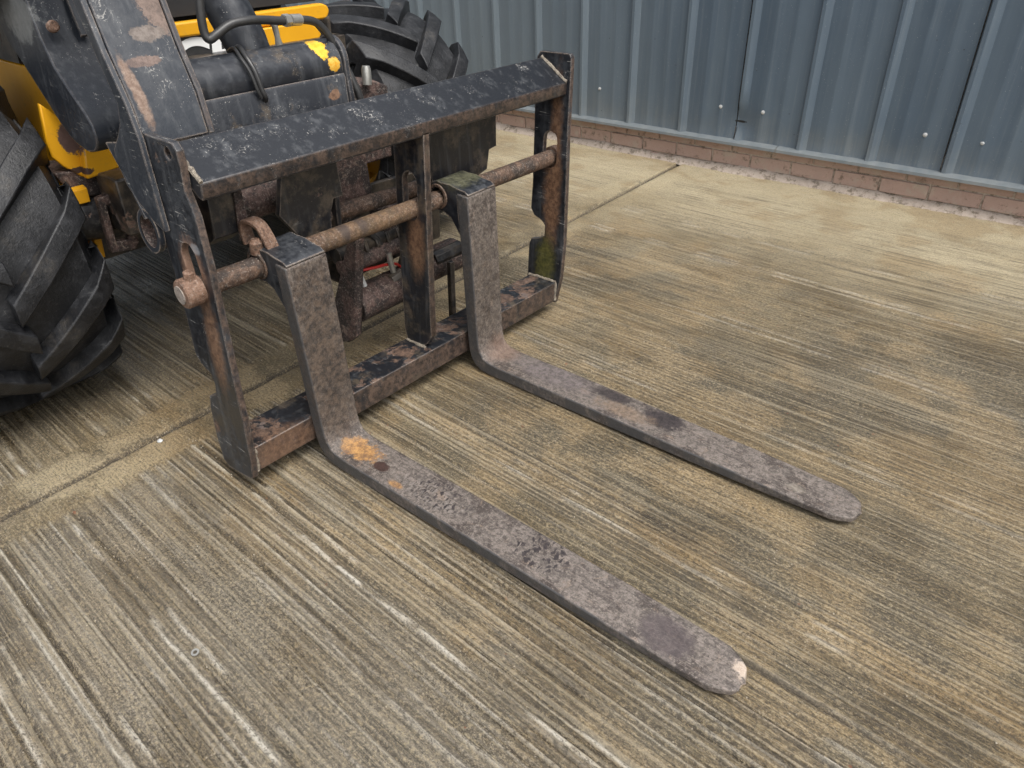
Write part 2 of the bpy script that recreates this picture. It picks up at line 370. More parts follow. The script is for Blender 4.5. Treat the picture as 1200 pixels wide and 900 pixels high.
    dark = sst(fbm(X * 1.2 + 7, Y * 1.7, 301, 6), .45, .62)
    dark = dark * (.35 + .65 * sst(Y, .7, 1.3))
    dark = np.maximum(dark, (1 - sst(X, -2.35, -2.12)) * (1 - sst(Y, 2.1, 2.7)) * .95)  # loader's shade painted in here as well
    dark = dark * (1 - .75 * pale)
    a1 = me.color_attributes.new('surf', 'FLOAT_COLOR', 'POINT'); a2 = me.color_attributes.new('tone', 'FLOAT_COLOR', 'POINT')
    crust_glint = crust_glint * (1 - .85 * under); dirt_shade = dirt_shade * (1 - .0 * under)
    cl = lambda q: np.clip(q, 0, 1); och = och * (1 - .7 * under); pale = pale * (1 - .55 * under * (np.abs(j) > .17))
    a1.data.foreach_set('color', np.stack([cl(dirt_shade), cl(och), cl(grey), cl(crust_glint)], -1).reshape(-1).astype(np.float32))
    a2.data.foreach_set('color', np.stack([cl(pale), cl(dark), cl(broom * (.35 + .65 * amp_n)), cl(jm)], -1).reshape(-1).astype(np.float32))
    return me
def concrete_mat():
    n = NT('broomed_concrete'); V = n.W
    s1 = n.attr('surf'); s2 = n.attr('tone'); a = n.sep(s1.outputs['Vector']); b = n.sep(s2.outputs['Vector'])
    dirt_shade, och, grey, crust_glint = a[0], a[1], a[2], s1.outputs['Alpha']; pale, dark, m2, jm = b[0], b[1], b[2], s2.outputs['Alpha']
    streak = n.noise(n.map(V, scale=(28, 210, 1)), 1.0, 4, 0.75); lines = n.noise(n.map(V, scale=(1.0, 120, 1)), 1.0, 2, 0.6)
    streak2 = n.noise(n.map(V, scale=(9, 17, 1)), 1.0, 8, 0.78)
    grain = n.noise(n.map(V, scale=(105, 150, 120)), 1.0, 5, 0.85)
    fine = n.noise(V, 260, 3, 0.8); pat = n.noise(V, 4.2, 6, 0.65)
    c = n.mix(n.ramp(streak2, 0.36, 0.64), (0.105, 0.076, 0.037), (0.235, 0.175, 0.090))
    c = n.mix(n.ramp(pat, 0.40, 0.62, 0, 0.65), c, (0.150, 0.122, 0.075))
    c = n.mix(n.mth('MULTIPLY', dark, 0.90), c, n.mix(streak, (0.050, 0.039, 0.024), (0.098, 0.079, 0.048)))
    c = n.mix(n.mth('MULTIPLY', grey, 0.80), c, n.mix(streak2, (0.092, 0.076, 0.056), (0.235, 0.205, 0.162)))
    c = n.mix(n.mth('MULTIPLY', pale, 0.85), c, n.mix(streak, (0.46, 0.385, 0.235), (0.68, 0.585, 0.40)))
    c = n.mix(n.mth('MULTIPLY', och, n.ramp(grain, 0.3, 0.6, 0.35, 0.95)), c, n.mix(streak, (0.24, 0.155, 0.065), (0.40, 0.29, 0.15)))
    c = n.mix(n.mth('MULTIPLY', crust_glint, n.ramp(grain, 0.36, 0.6, 0.1, 0.95)), c, (0.52, 0.48, 0.41))
    c = n.mix(n.mth('MULTIPLY', n.ramp(streak, 0.50, 0.34, 0, 0.60), n.mth('SUBTRACT', 1.0, n.mth('MULTIPLY', pale, .25))), c, (0.062, 0.050, 0.034))
    c = n.mix(n.ramp(streak, 0.60, 0.72, 0, 0.30), c, (0.42, 0.36, 0.25))
    c = n.mix(n.mth('MULTIPLY', dirt_shade, 0.92), c, n.mix(jm, (0.050, 0.039, 0.026), (0.024, 0.016, 0.011)))
    c = n.mix(n.mth('MULTIPLY', n.ramp(grain, 0.485, 0.43, 0, 0.70), n.mth('SUBTRACT', 1.0, n.mth('MULTIPLY', pale, .20))), c, (0.042, 0.034, 0.023))
    c = n.mix(n.ramp(grain, 0.525, 0.58, 0, 0.62), c, (0.38, 0.305, 0.185))
    c = n.mix(n.ramp(fine, 0.55, 0.65, 0, 0.45), c, (0.46, 0.40, 0.30)); c = n.mix(n.ramp(fine, 0.45, 0.36, 0, 0.45), c, (0.04, 0.033, 0.024))
    c = n.mix(n.mth('MULTIPLY', crust_glint, n.ramp(grain, 0.40, 0.52, 0.15, 0.95)), c, (0.56, 0.52, 0.44))
    damp = n.ramp(n.noise(n.map(V, scale=(1.0, 1.7, 1), loc=(3, 1, 0)), 2.3, 7, 0.72), .46, .60)
    damp = n.mth('MULTIPLY', damp, n.mth('SUBTRACT', 1.0, n.mth('MULTIPLY', pale, .8)))
    c = n.mix(damp, c, n.mix(1.0, c, (0.76, 0.72, 0.65), 'MULTIPLY'))
    fl = n.mth('MULTIPLY', n.ramp(n.vor(V, 75), .17, .10), n.ramp(n.noise(V, 9, 4, .7), .48, .60))
    c = n.mix(n.mth('MULTIPLY', fl, .75), c, n.mix(n.noise(V, 40, 1, .5), (.30, .22, .13), (.62, .56, .46)))
    # rusty specks and tiny black pits
    c = n.mix(n.ramp(n.noise(V, 36, 3, 0.5), 0.735, 0.76, 0, 0.8), c, (0.20, 0.075, 0.035))
    c = n.mix(n.ramp(n.vor(V, 21), 0.055, 0.03, 0, 0.75), c, (0.03, 0.026, 0.02))
    hair = n.ramp(lines, .475, .425); c = n.mix(n.mth('MULTIPLY', n.mth('MULTIPLY', hair, m2), n.ramp(n.noise(V, 6, 5, .7), .35, .6, .05, .60)), c, (.062, .050, .034))
    c = n.mix(n.mth('MULTIPLY', m2, n.ramp(lines, .54, .60, 0, .35)), c, (.36, .31, .22))
    h = n.mth('ADD', n.mth('MULTIPLY', streak, 0.7), n.mth('MULTIPLY', grain, 1.7)); h = n.mth('ADD', h, n.mth('MULTIPLY', n.mth('MULTIPLY', lines, m2), 1.0)); h = n.mth('SUBTRACT', h, n.mth('MULTIPLY', hair, .5)); h = n.mth('ADD', h, n.mth('MULTIPLY', fine, 0.25))
    nb = n.bump(h, 0.85, 0.0030)
    wet = n.ramp(n.noise(n.map(V, scale=(1.2, 3, 1)), 1.6, 4, 0.6), 0.42, 0.62)
    wet = n.mth('MULTIPLY', wet, n.mth('ADD', 0.50, n.mth('MULTIPLY', grey, 0.50)))
    rg = n.mth('SUBTRACT', n.mth('SUBTRACT', n.mth('SUBTRACT', 0.60, n.mth('MULTIPLY', damp, .10)), n.mth('MULTIPLY', wet, 0.44)), n.mth('MULTIPLY', n.mth('MULTIPLY', dirt_shade, m2), .12))
    return n.fin(c, rg, nb, spec=0.5)
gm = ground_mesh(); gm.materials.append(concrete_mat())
go = bpy.data.objects.new('concrete_ground', gm); col.objects.link(go)
tag(go, 'worn broom-finished concrete yard with ridges and an expansion joint', kind='structure')

# ================================================================== CLAD BUILDING along the back
WK = math.atan(0.0276)
bld = empty('metal_clad_building', (-3.48, 3.785, 0.0), WK)
tag(bld, 'blue-grey profiled metal clad building on a low pink brick plinth behind the yard', 'building')
def local_build(mb, name, mat, parent, **k):
    # children of a rotated empty are built in its local space
    sv = parent.location.copy(); me_ = mb
    global parent_loc
    keep = parent_loc; parent_loc = lambda p: Vector((0, 0, 0))
    o = mb.build(name, mat, parent, **k); parent_loc = keep
    return o
def cladding_mat():
    n = NT('coated_cladding'); V = n.W
    st = n.noise(n.map(V, scale=(60, 60, 1.6)), 1.0, 5, 0.7); st2 = n.noise(n.map(V, scale=(9, 9, 0.5)), 1.0, 4, 0.6)
    sp = n.noise(V, 170, 3, 0.6); z = n.sep(V)[2]; x = n.sep(V)[0]
    c = n.mix(n.ramp(st2, 0.35, 0.65), (0.072, 0.103, 0.138), (0.098, 0.133, 0.168))
    c = n.mix(n.ramp(st, 0.50, 0.72, 0, 0.22), c, (0.21, 0.24, 0.255))
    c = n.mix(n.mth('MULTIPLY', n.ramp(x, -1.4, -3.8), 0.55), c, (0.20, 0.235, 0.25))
    # splash of pale cement dust towards the foot
    ft = n.ramp(n.mth('ADD', z, n.mth('MULTIPLY', n.noise(V, 6, 4, 0.6), 0.35)), 0.55, 0.25, 0, 0.40)
    c = n.mix(n.mth('MULTIPLY', ft, n.ramp(st, .3, .6, .4, 1)), c, (0.235, 0.235, 0.205))
    c = n.mix(n.ramp(sp, 0.66, 0.74, 0, 0.6), c, (0.36, 0.38, 0.38))
    c = n.mix(n.ramp(n.vor(V, 12), 0.045, 0.03, 0, 0.8), c, (0.04, 0.045, 0.05))
    e = n.mth('MULTIPLY', n.edge(0.004), 0.30); c = n.mix(e, c, (0.33, 0.345, 0.34)); c = n.mix(n.blob(V, (-1.735, 3.77, .272), (.035, .2, .006), .1, .5, 40), c, (.012, .012, .012))
    dent = n.mth('MULTIPLY', n.noise(V, 3.0, 2, 0.5), 1.0)
    nb = n.bump(dent, 0.35, 0.02); nb = n.bump(sp, 0.15, 0.001, nb)
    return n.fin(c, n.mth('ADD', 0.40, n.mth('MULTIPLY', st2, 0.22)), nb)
clad = cladding_mat()
def ripple(z): return 0.0
# rib positions measured along the wall
RIBS = [-2.116 + 0.3475 * k for k in range(-14, 15)]; X0 = -3.48
def sheet(r0, lap_last, name_idx):
    """one sheet spans three ribs; profile in (u,v): v outward towards the yard (negative y)"""
    pts = []
    us = r0
    for k in range(3):
        c = us + 0.3475 * k
        pts += [(c - 0.019, 0.0), (c - 0.011, 0.018), (c + 0.005, 0.018), (c + 0.034, 0.0), (c + 0.100, 0.0), (c + 0.112, 0.0026), (c + 0.124, 0.0026), (c + 0.136, 0.0)]
        pts += [(c + 0.205, 0.0), (c + 0.217, 0.0026), (c + 0.229, 0.0026), (c + 0.241, 0.0)]
    c = us + 0.3475 * 3
    pts += [(c - 0.0245, 0.0)]
    zs = [0.168, 0.20, 0.24, 0.26, 0.28, 0.30, 0.33, 0.38, 0.45, 0.55, 0.8, 1.2, 2.0, 3.4]
    m = MB(); vs = []; fs = []; npt = len(pts)
    for off in (0.0, 0.0012):
        for z in zs:
            for (u, v) in pts:
                du = u + X0 * 0; bend = 0
                # the knocked rib: a forklift has folded it in near the foot
                dd = math.hypot((u - (-1.735)) / 0.05, (z - 0.275) / 0.055)
                if dd < 1.6: bend = -0.030 * max(0, 1 - (dd / 1.6) ** 2) * (1 if v > 0.01 else 0.30)
                lip = 0.006 * max(0.0, 1 - (z - 0.168) / 0.03) if z < 0.2 else 0
                wv = 0.0015 * math.sin(u * 9.0 + z * 3.0)
                yv = -(0.022 + v + bend + lip + wv) + off
                vs.append(((u - X0) / math.cos(WK), yv, z))
    nz = len(zs)
    for i in range(nz - 1):
        for j in range(npt - 1):
            a = i * npt + j; fs.append((a, a + 1, a + 1 + npt, a + npt))
            b = a + nz * npt; fs.append((b, b + npt, b + 1 + npt, b + 1))
    m.add(vs, fs)
    return local_build(m, 'cladding_panel', clad, bld, smooth=20)
for k in range(-9, 6):
    sheet(-1.7685 + 0.030 - 0.3475 + 0.3475 * 3 * k + 0.3475, False, k)
# drip flashing under the sheets
fl = NT('flashing_coat'); fl_m = fl.fin(fl.mix(fl.noise(fl.map(fl.W, scale=(20, 20, 4)), 1, 4, .6), (0.10, 0.125, 0.145), (0.24, 0.25, 0.24)), 0.45)
prof = [(-0.004, 0.182), (-0.050, 0.176), (-0.066, 0.168), (-0.068, 0.154), (-0.064, 0.154), (-0.062, 0.165), (-0.048, 0.172), (-0.004, 0.177)]
for k in range(-3, 5):
    m = MB(); u0 = -3.9 + 2.4 * k - X0; u1 = u0 + 2.396
    m.prism(prof, u0, u1, lambda a, b, t: (t, a, b)); local_build(m, 'drip_flashing', fl_m, bld, smooth=30)
# bricks
def brick_mat():
    n = NT('pink_brick'); V = n.W
    a = n.noise(V, 6, 5, .65); b = n.noise(V, 120, 4, .7)
    c = n.mix(a, (0.35, 0.235, 0.195), (0.48, 0.355, 0.295)); c = n.mix(n.ramp(b, .55, .7, 0, .5), c, (0.50, 0.36, 0.29))
    c = n.mix(n.ramp(b, .42, .3, 0, .5), c, (0.28, 0.165, 0.135)); c = n.mix(n.ramp(n.noise(V, 9, 5, .7), .50, .66, 0, .7), c, (0.42, 0.36, 0.29)); c = n.mix(n.ramp(n.noise(V, 17, 6, .75), .54, .66, 0, .7), c, (0.11, 0.085, 0.06))
    return n.fin(c, 0.85, n.bump(b, .6, .002), spec=.25)
def mortar_mat():
    n = NT('mortar'); V = n.W; b = n.noise(V, 90, 5, .75); a = n.noise(V, 10, 4, .6)
    c = n.mix(b, (0.30, 0.235, 0.19), (0.58, 0.50, 0.42)); c = n.mix(n.ramp(n.noise(V, 22, 6, .8), .50, .60, 0, .75), c, (0.13, .105, .07))
    return n.fin(c, 0.9, n.bump(b, .9, .004), spec=.2)
bm_, mm_ = brick_mat(), mortar_mat()
brick_meshes = []
for v in range(3):
    m = MB(); L = 0.2185
    m.box(-L / 2, L / 2, -0.012 - 0.002 * v, 0.08, -0.034, 0.034)
    o = local_build(m, 'brick', bm_, bld, bevel=0.003); brick_meshes.append(o)
protos = brick_meshes[:]
first = True; cnt = 0
for row in range(3):
    zc = 0.030 + 0.036 + (row - 1) * 0.076
    for k in range(-9, 26):
        u = k * 0.2285 + (0.114 if row % 2 else 0)
        if cnt < 3: o = protos[cnt]
        else:
            o = protos[random.randrange(3)].copy(); col.objects.link(o); o.parent = bld
        o.location = (u, random.uniform(-0.001, 0.0015), zc); o.rotation_euler = (random.uniform(-.01, .01), random.uniform(-.006, .006), random.uniform(-.006, .006)); cnt += 1
m = MB(); m.box(-7.5, 10, -0.0065, 0.2, -0.05, 0.24); local_build(m, 'mortar_bed', mm_, bld)
m = MB(); m.box(-7.5, 10, 0.04, 0.25, 0.22, 3.4); local_build(m, 'inner_wall', mm_, bld)
# ragged mortar fillet at the foot
m = MB(); top = []; N = 520
vs = []; fs = []
for i in range(N + 1):
    u = -2.2 + 7.2 * i / N
    wv = 0.032 + 0.030 * float(fbm(np.array([u * 5.0]), np.array([1.0]), 400, 4)[0]); hv = 0.012 + 0.030 * float(fbm(np.array([u * 7.0]), np.array([4.0]), 420, 4)[0])
    wv += 0.012 * (random.random() - .5); hv += .003 * (random.random() - .5)
    vs += [(u, -0.010, hv + .004), (u, -0.5 * wv - .01, hv * .8), (u, -wv - 0.012, -0.004)]
for i in range(N):
    a = i * 3; fs += [(a, a + 1, a + 4, a + 3), (a + 1, a + 2, a + 5, a + 4)]
m.add(vs, fs); local_build(m, 'mortar_fillet', mm_, bld, smooth=50)
# screws
whm = NT('white_cap'); white = whm.fin(whm.mix(whm.noise(whm.W, 200, 3, .6), (0.30, 0.31, 0.31), (0.62, 0.62, 0.60)), 0.4)
sp_ = None
for k, (x, z) in enumerate([(-2.655, .348), (-1.859, .337), (-1.617, .336), (-.822, .332), (-.581, .329), (-3.01, .35), (-3.5, .352), (-.12, .33)]):
    if sp_ is None:
        m = MB(); m.loft([[(r_ * math.cos(a), yy, r_ * math.sin(a)) for a in [2 * math.pi * j / 14 for j in range(14)]] for r_, yy in [(.0105, 0), (.0105, -.002), (.0075, -.003), (.007, -.007), (.004, -.009)]])
        sp_ = local_build(m, 'screw', white, bld); o = sp_
    else:
        o = sp_.copy(); col.objects.link(o); o.parent = bld
    o.location = ((x - X0), -0.0225, z)

# ================================================================== carriage space  (a across, d back, h up)
def cf(a, d, h): return (-1.5 - d, 0.598 + a + 0.085 * h, 0.055 - 0.012 * a + h)
def plate(loops, a0, a1): return MB().prism(loops, a0, a1, lambda d, h, t: cf(t, d, h))          # in (d,h), thickness along a
def face(loops, d0, d1): return MB().prism(loops, d0, d1, lambda a, h, t: cf(a, t, h))            # in (a,h), thickness along d
def ctube(pts, r, seg=20, n=1): return MB().tube([cf(*p) for p in pts] if n == 1 else smooth_path([cf(*p) for p in pts], n), r, seg)
def slot(dc, h0, h1, r_, n=10, tilt=0.0):
    out = []
    for i in range(n + 1): a = math.pi * i / n; out.append((dc + tilt + r_ * math.cos(a), h1 + r_ * math.sin(a)))
    for i in range(n + 1): a = math.pi + math.pi * i / n; out.append((dc + r_ * math.cos(a), h0 + r_ * math.sin(a)))
    return out

def W_(a, d, h): return tuple(cf(a, d, h))
M_side = black_paint('worn_black_plate', front=.9, rust=0.35, dusty=0.65, scr=0.85, edge=1.0, blobs=[
    dict(c=W_(0, .080, .56), r=(.050, .06, .075), a=.8, wob=.35, k1=(.20,.11,.07), k2=(.32,.2,.14)), dict(c=W_(0, .05, .38), r=(.032, .06, .12), a=.85, soft=.5, **RST),
    dict(c=W_(1.3, .04, .40), r=(.035, .06, .20), a=.95, soft=.5, **RST), dict(c=W_(1.3, .055, .14), r=(.040, .06, .10), a=.9, soft=.5, **ALG),
    dict(c=W_(1.3, .035, .62), r=(.022, .06, .16), a=.8, soft=.6, **RST),
    dict(c=W_(0, .05, .62), r=(.020, .05, .012), a=.5, ws=60, k1=(.3, .33, .36), k2=(.4, .42, .43))])
M_mid = black_paint('worn_black_upright', front=.95, rust=0.45, dusty=0.4, scr=0.4, edge=1.0, mud=.6, blobs=[dict(c=W_(.67, .05, .42), r=(.035, .05, .10), a=.85, soft=.5, **RST)])
M_top = black_paint('scuffed_black_beam', front=.85, rust=0.12, dusty=0.22, scr=.62, edge=1.0, speck=.2)
M_beam = black_paint('rusty_bottom_beam', front=1.0, rust=0.85, dusty=0.3, scr=0.3, edge=0.7, mud=.35, blobs=[dict(c=W_(.10, 0, .04), r=(.05, .09, .05), a=.5, **RST)])
M_rod = rusty('rusty_bar', c1=(0.060, 0.036, 0.025), c2=(0.140, 0.085, 0.056), c3=(0.030, 0.024, 0.021), dark=0.6, blobs=[
    dict(c=W_(.50, .065, .52), r=(.06, .17, .06), a=.35, soft=.6, k1=(.12, .07, .03), k2=(.26, .16, .07)),
    dict(c=W_(.40, .05, .54), r=(.04, .016, .03), a=.9, soft=.4, ws=60, k1=(.05, .035, .03), k2=(.07, .05, .04)), dict(c=W_(.46, .05, .54), r=(.04, .014, .03), a=.8, soft=.4, ws=60, k1=(.05, .035, .03), k2=(.07, .05, .04))])
M_collar = rusty('orange_rust', c1=(0.12, 0.066, 0.042), c2=(0.235, 0.14, 0.095), c3=(0.07, .045, .034), dark=.25)

car = empty('fork_carriage', cf(0.65, 0.08, 0.0)); tag(car, 'scuffed black pallet fork carriage frame with a rusty cross bar, standing on the concrete', 'fork carriage')
LP = [(-.003, -.003), (-.012, .05), (-.014, .17), (-.008, .26), (-.005, .41), (.001, .58), (.016, .70), (.040, .752), (.036, .80), (.040, .838), (.056, .853), (.20, .853),
      (.203, .73), (.203, .626), (.190, .53), (.180, .42), (.176, .304), (.150, .285), (.112, .275), (.102, .245), (.108, .215), (.150, .192), (.160, .15), (.162, .06), (.150, -.015), (.125, -.028), (.02, -.012)]
hole = [(.083 + .013 * math.cos(t), .826 + .013 * math.sin(t)) for t in [2 * math.pi * j / 12 for j in range(12)]]
plate([LP, slot(.072, .520, .592, .034, tilt=.016), hole], -0.009, 0.009).build('side_plate', M_side, car, bevel=.0022)
RP = [(0.0, -.002), (-.020, .10), (-.026, .23), (-.020, .45), (-.014, .62), (-.012, .845), (-.004, .858), (.118, .858), (.130, .84), (.133, .716), (.130, .43), (.134, .335), (.118, .312), (.080, .298),
      (.066, .285), (.066, .245), (.090, .232), (.128, .222), (.137, .198), (.140, .06), (.138, .0)]
plate([RP, slot(.058, .520, .585, .029)], 1.291, 1.309).build('side_plate', M_side, car, bevel=.0022)
MP = [(0, .745), (0, .13), (.02, .098), (.045, .079), (.115, .079), (.128, .12), (.130, .74), (.10, .76)]
plate([MP, slot(.068, .520, .600, .030)], .655, .677).build('middle_upright', M_mid, car, bevel=.002)
# top beam: thick folded plate sloping up and back
TB = [(0, .772), (.108, .840), (.116, .836), (.116, .800), (.10, .790), (.015, .736), (.004, .734), (0, .740)]
plate(TB, .0095, 1.2905).build('top_beam', M_top, car, bevel=.003, seg=3)
# bottom beam, hollow section with a flat top
BB = [(0, .006), (0, .082), (.130, .0785), (.130, .006)]
plate(BB, .0095, 1.2905).build('bottom_beam', M_beam, car, bevel=.004, seg=3)
ctube([(-.035, .065, .523), (1.315, .065, .523)], .0265, 28).build('cross_bar', M_rod, car, bevel=.001)
cl = ctube([(-.058, .065, .523), (-.056, .065, .523), (-.052, .065, .523), (-.011, .065, .523)], [.026, .033, .036, .036], 28).build('collar', M_collar, car)
ctube([(-.0605, .065, .523), (-.0575, .065, .523)], .0225, 20).build('end_cap', rusty('grey_rust', c1=(.20, .17, .15), c2=(.36, .31, .27), c3=(.12, .09, .07), dark=.2), cl)
MB().tube([cf(-.033, .058, .555), cf(-.033, .056, .572), cf(-.033, .0555, .576)], [.013, .013, .008], 6).build('grub_screw', M_collar, cl)
ctube([(1.309, .065, .523), (1.340, .065, .523)], .036, 24).build('collar', M_collar, car, bevel=.002)
# weld beads where the beams meet the plates
def bead(p, q, r_=.0055):
    P, Q = Vector(cf(*p)), Vector(cf(*q)); n_ = max(4, int((Q - P).length / .008)); return MB().tube([P.lerp(Q, i / n_) + Vector((random.uniform(-1, 1), random.uniform(-1, 1), random.uniform(-1, 1))) * .0012 for i in range(n_ + 1)], [r_ * random.uniform(.75, 1.25) for i in range(n_ + 1)], 7)
M_weld = rusty('weld', c1=(.13, .11, .09), c2=(.30, .26, .2), c3=(.06, .05, .04), dark=.3)
for p, q in [((.012, 0, .775), (.012, .108, .842)), ((1.288, 0, .775), (1.288, .108, .842)), ((.652, .002, .745), (.652, .10, .775)), ((.652, .03, .083), (.652, .115, .083)), ((1.288, .0, .084), (1.288, .13, .081)), ((.012, -.001, .01), (.012, -.001, .08)), ((1.288, -.001, .01), (1.288, -.001, .08))]:
    bead(p, q).build('weld_bead', M_weld, car)

# ================================================================== PALLET FORKS
def fork(loc, yaw, W, label, mat, matside):
    t = empty('pallet_fork', loc, yaw)
    tag(t, label, 'fork', 'pallet forks hooked on the carriage cross bar')
    T = .044
    secs = [((0, .602), (T, .598)), ((0, .45), (T, .45)), ((0, .25), (T, .25)), ((0, .11), (T, .125)), ((.001, .075), (.045, .098)), ((.008, .042), (.050, .074)), ((.024, .018), (.062, .056)), ((.048, .005), (.082, .047)), ((.085, .001), (.115, .0435))]
    for x in (.2, .35, .5, .65, .8, .95, 1.05): secs.append(((x, .001), (x, .0430 - .020 * max(0, (x - .45) / .75))))
    for x, z in ((1.12, .0235), (1.17, .0225), (1.200, .0215), (1.222, .0205), (1.236, .0195), (1.246, .018)): secs.append(((x, .002), (x, z)))
    lift = lambda x: .011 * max(0, (x - .35) / .9) ** 1.3
    secs = [((a_[0], a_[1] + lift(a_[0])), (b_[0], b_[1] + lift(b_[0]))) for a_, b_ in secs]
    def ins(x):
        return .006 * max(0, (x - .95) / .28) + .024 * max(0, (x - 1.195) / .05) ** 1.6
    NY = 6; m = MB(); rings = []
    for k, (o_, i_) in enumerate(secs):
        q0, q1 = ins(o_[0]), ins(i_[0]); ring = []
        for j in range(NY + 1): f_ = j / NY; ring.append((o_[0] + (.010 * (1 - (2 * f_ - 1) ** 2) if k == len(secs) - 1 else 0), q0 * .8 + (W - q0 * 1.8) * f_, o_[1]))
        for j in range(NY, -1, -1):
            f_ = j / NY; wz = .0007 * math.sin(j * 2.1 + k * 1.7)
            ring.append((i_[0] + (.010 * (1 - (2 * f_ - 1) ** 2) if k == len(secs) - 1 else 0), q1 * .8 + (W - q1 * 1.8) * f_, i_[1] + (wz if 0 < j < NY and k > 8 else 0)))
        rings.append(ring)
    m.loft(rings)
    local_build(m, 'blade', mat, t, bevel=.0045, smooth=40, seg=3)
    # hook eye over the cross bar
    cx, cz, r_ = -.080, .578, .046
    P = [(.043, .6035), (.030, .612), (.0, .615), (-.030, .622)]
    P += [(cx + r_ * math.cos(a), cz + r_ * math.sin(a)) for a in [R(v) for v in range(72, 300, 12)]]
    P += [(-.035, .520), (-.0015, .47), (-.0015, .596), (.043, .6005)]
    H = [(cx + .029 * math.cos(a), cz + .029 * math.sin(a)) for a in [2 * math.pi * j / 20 for j in range(20)]]
    e = MB().prism([P, H], .004, W - .004, lambda u, v, s_: (u, s_, v))
    local_build(e, 'hook_eye', matside, t, bevel=.003)
    for y_ in (.004, W - .004):
        wr = MB(); sg = -1 if y_ < .05 else 1
        wr.prism([[(cx + .038 * math.cos(a), cz + .038 * math.sin(a)) for a in [2 * math.pi * j / 24 for j in range(24)]], [(cx + .029 * math.cos(a), cz + .029 * math.sin(a)) for a in [2 * math.pi * j / 24 for j in range(24)]]], y_, y_ + sg * .006, lambda u, v, s_: (u, s_, v))
        local_build(wr, 'bush', M_rod, t, bevel=.003)
    return t
DARKP = dict(k1=(.020, .016, .017), k2=(.048, .038, .038))
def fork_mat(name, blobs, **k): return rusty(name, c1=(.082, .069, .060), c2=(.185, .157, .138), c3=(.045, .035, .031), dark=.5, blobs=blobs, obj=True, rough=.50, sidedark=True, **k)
MF1 = fork_mat('fork_steel', [
    dict(c=(.115, .06, .04), r=(.070, .036, .03), a=.9, soft=.25, wob=1.5, ws=30, **OCH), dict(c=(.30, .022, .04), r=(.022, .010, .02), a=.8, **OCH),
    dict(c=(.215, .048, .04), r=(.026, .017, .03), a=.95, soft=.12, wob=.25, k1=(.035, .018, .014), k2=(.05, .025, .02)),
        dict(c=(.42, .062, .04), r=(.11, .045, .03), a=1.0, soft=.25, tread=1.1, **DARKP), dict(c=(.40, .05, .04), r=(.12, .035, .03), a=.45, soft=.35, tread=1.9, k1=(.22, .19, .17), k2=(.3, .27, .24)),
    dict(c=(.745, .070, .04), r=(.075, .050, .03), a=1.0, soft=.2, tread=1.0, wob=.3, **DARKP),
    dict(c=(1.085, .055, .04), r=(.062, .045, .03), a=.75, soft=.25, wob=.5, ws=9, k1=(.060, .048, .050), k2=(.095, .075, .075)),
    dict(c=(1.245, .085, .01), r=(.026, .030, .03), a=.9, soft=.2, wob=.9, ws=50, k1=(.42, .33, .26), k2=(.62, .52, .43)),
    dict(c=(.02, .06, .34), r=(.06, .09, .30), a=.8, soft=.5, wob=.8, ws=30, k1=(.018, .015, .014), k2=(.110, .078, .056))])
MF2 = fork_mat('fork_steel_far', [
    dict(c=(.30, .08, .04), r=(.14, .05, .03), a=.6, soft=.5, wob=.9, k1=(.06, .05, .05), k2=(.2, .17, .17)),
    dict(c=(.50, .095, .04), r=(.07, .025, .03), a=.85, soft=.3, wob=.9, **DARKP), dict(c=(.69, .085, .04), r=(.060, .042, .03), a=.95, soft=.25, wob=.8, ws=30, **DARKP),
    dict(c=(.58, .05, .04), r=(.09, .026, .03), a=.5, soft=.4, wob=1.4, ws=26, k1=(.13, .09, .06), k2=(.30, .21, .14)), dict(c=(1.10, .04, .03), r=(.024, .013, .02), a=.4, soft=.5, wob=1.6, ws=40, k1=(.20, .17, .13), k2=(.36, .32, .26)),
    dict(c=(.0, .06, .30), r=(.06, .09, .28), a=.6, soft=.6, k1=(.016, .014, .013), k2=(.092, .070, .051)), dict(c=(.08, .09, .06), r=(.05, .06, .05), a=.6, soft=.5, k1=(.11, .062, .042), k2=(.20, .13, .095))])
M_eye1 = black_paint('eye_paint', rust=.5, dusty=.8, scr=.8, edge=1.0)
M_eye2 = black_paint('eye_mossy', rust=.4, dusty=.6, scr=.4, edge=1.0, blobs=[dict(c=(-1.53, 1.46, .63), r=(.06, .08, .03), a=.7, soft=.3, wob=1.6, ws=30, k1=(.045, .045, .025), k2=(.17, .165, .10))])
fork((-1.487, .790, .002), R(1.7), .122, 'long rusty fork tine nearer the camera with boot prints and an orange patch', MF1, M_eye1)
fork((-1.480, 1.402, .002), R(1.4), .126, 'long rusty fork tine farther from the camera, under the mossy hook', MF2, M_eye2)
# latch finger behind the near fork's hook
lt = smooth_path([(-1.60, .800, .625), (-1.605, .800, .665), (-1.585, .803, .688), (-1.555, .812, .680), (-1.540, .818, .650), (-1.532, .822, .615)], 5)
lm = MB(); rings = []
for i, p in enumerate(lt):
    d = (lt[min(i + 1, len(lt) - 1)] - lt[max(i - 1, 0)]).normalized(); s_ = d.cross(Vector((0, 1, 0))).normalized() * .005; y_ = Vector((0, .016, 0))
    rings.append([p + s_ + y_, p + s_ - y_, p - s_ - y_, p - s_ + y_])
lm.loft(rings); lat = lm.build('latch_finger', M_collar, car, bevel=.0015)
MB().tube([(-1.565, .795, .610), (-1.560, .795, .640), (-1.560, .795, .648)], [.017, .017, .010], 12).build('latch_pin', M_collar, lat)

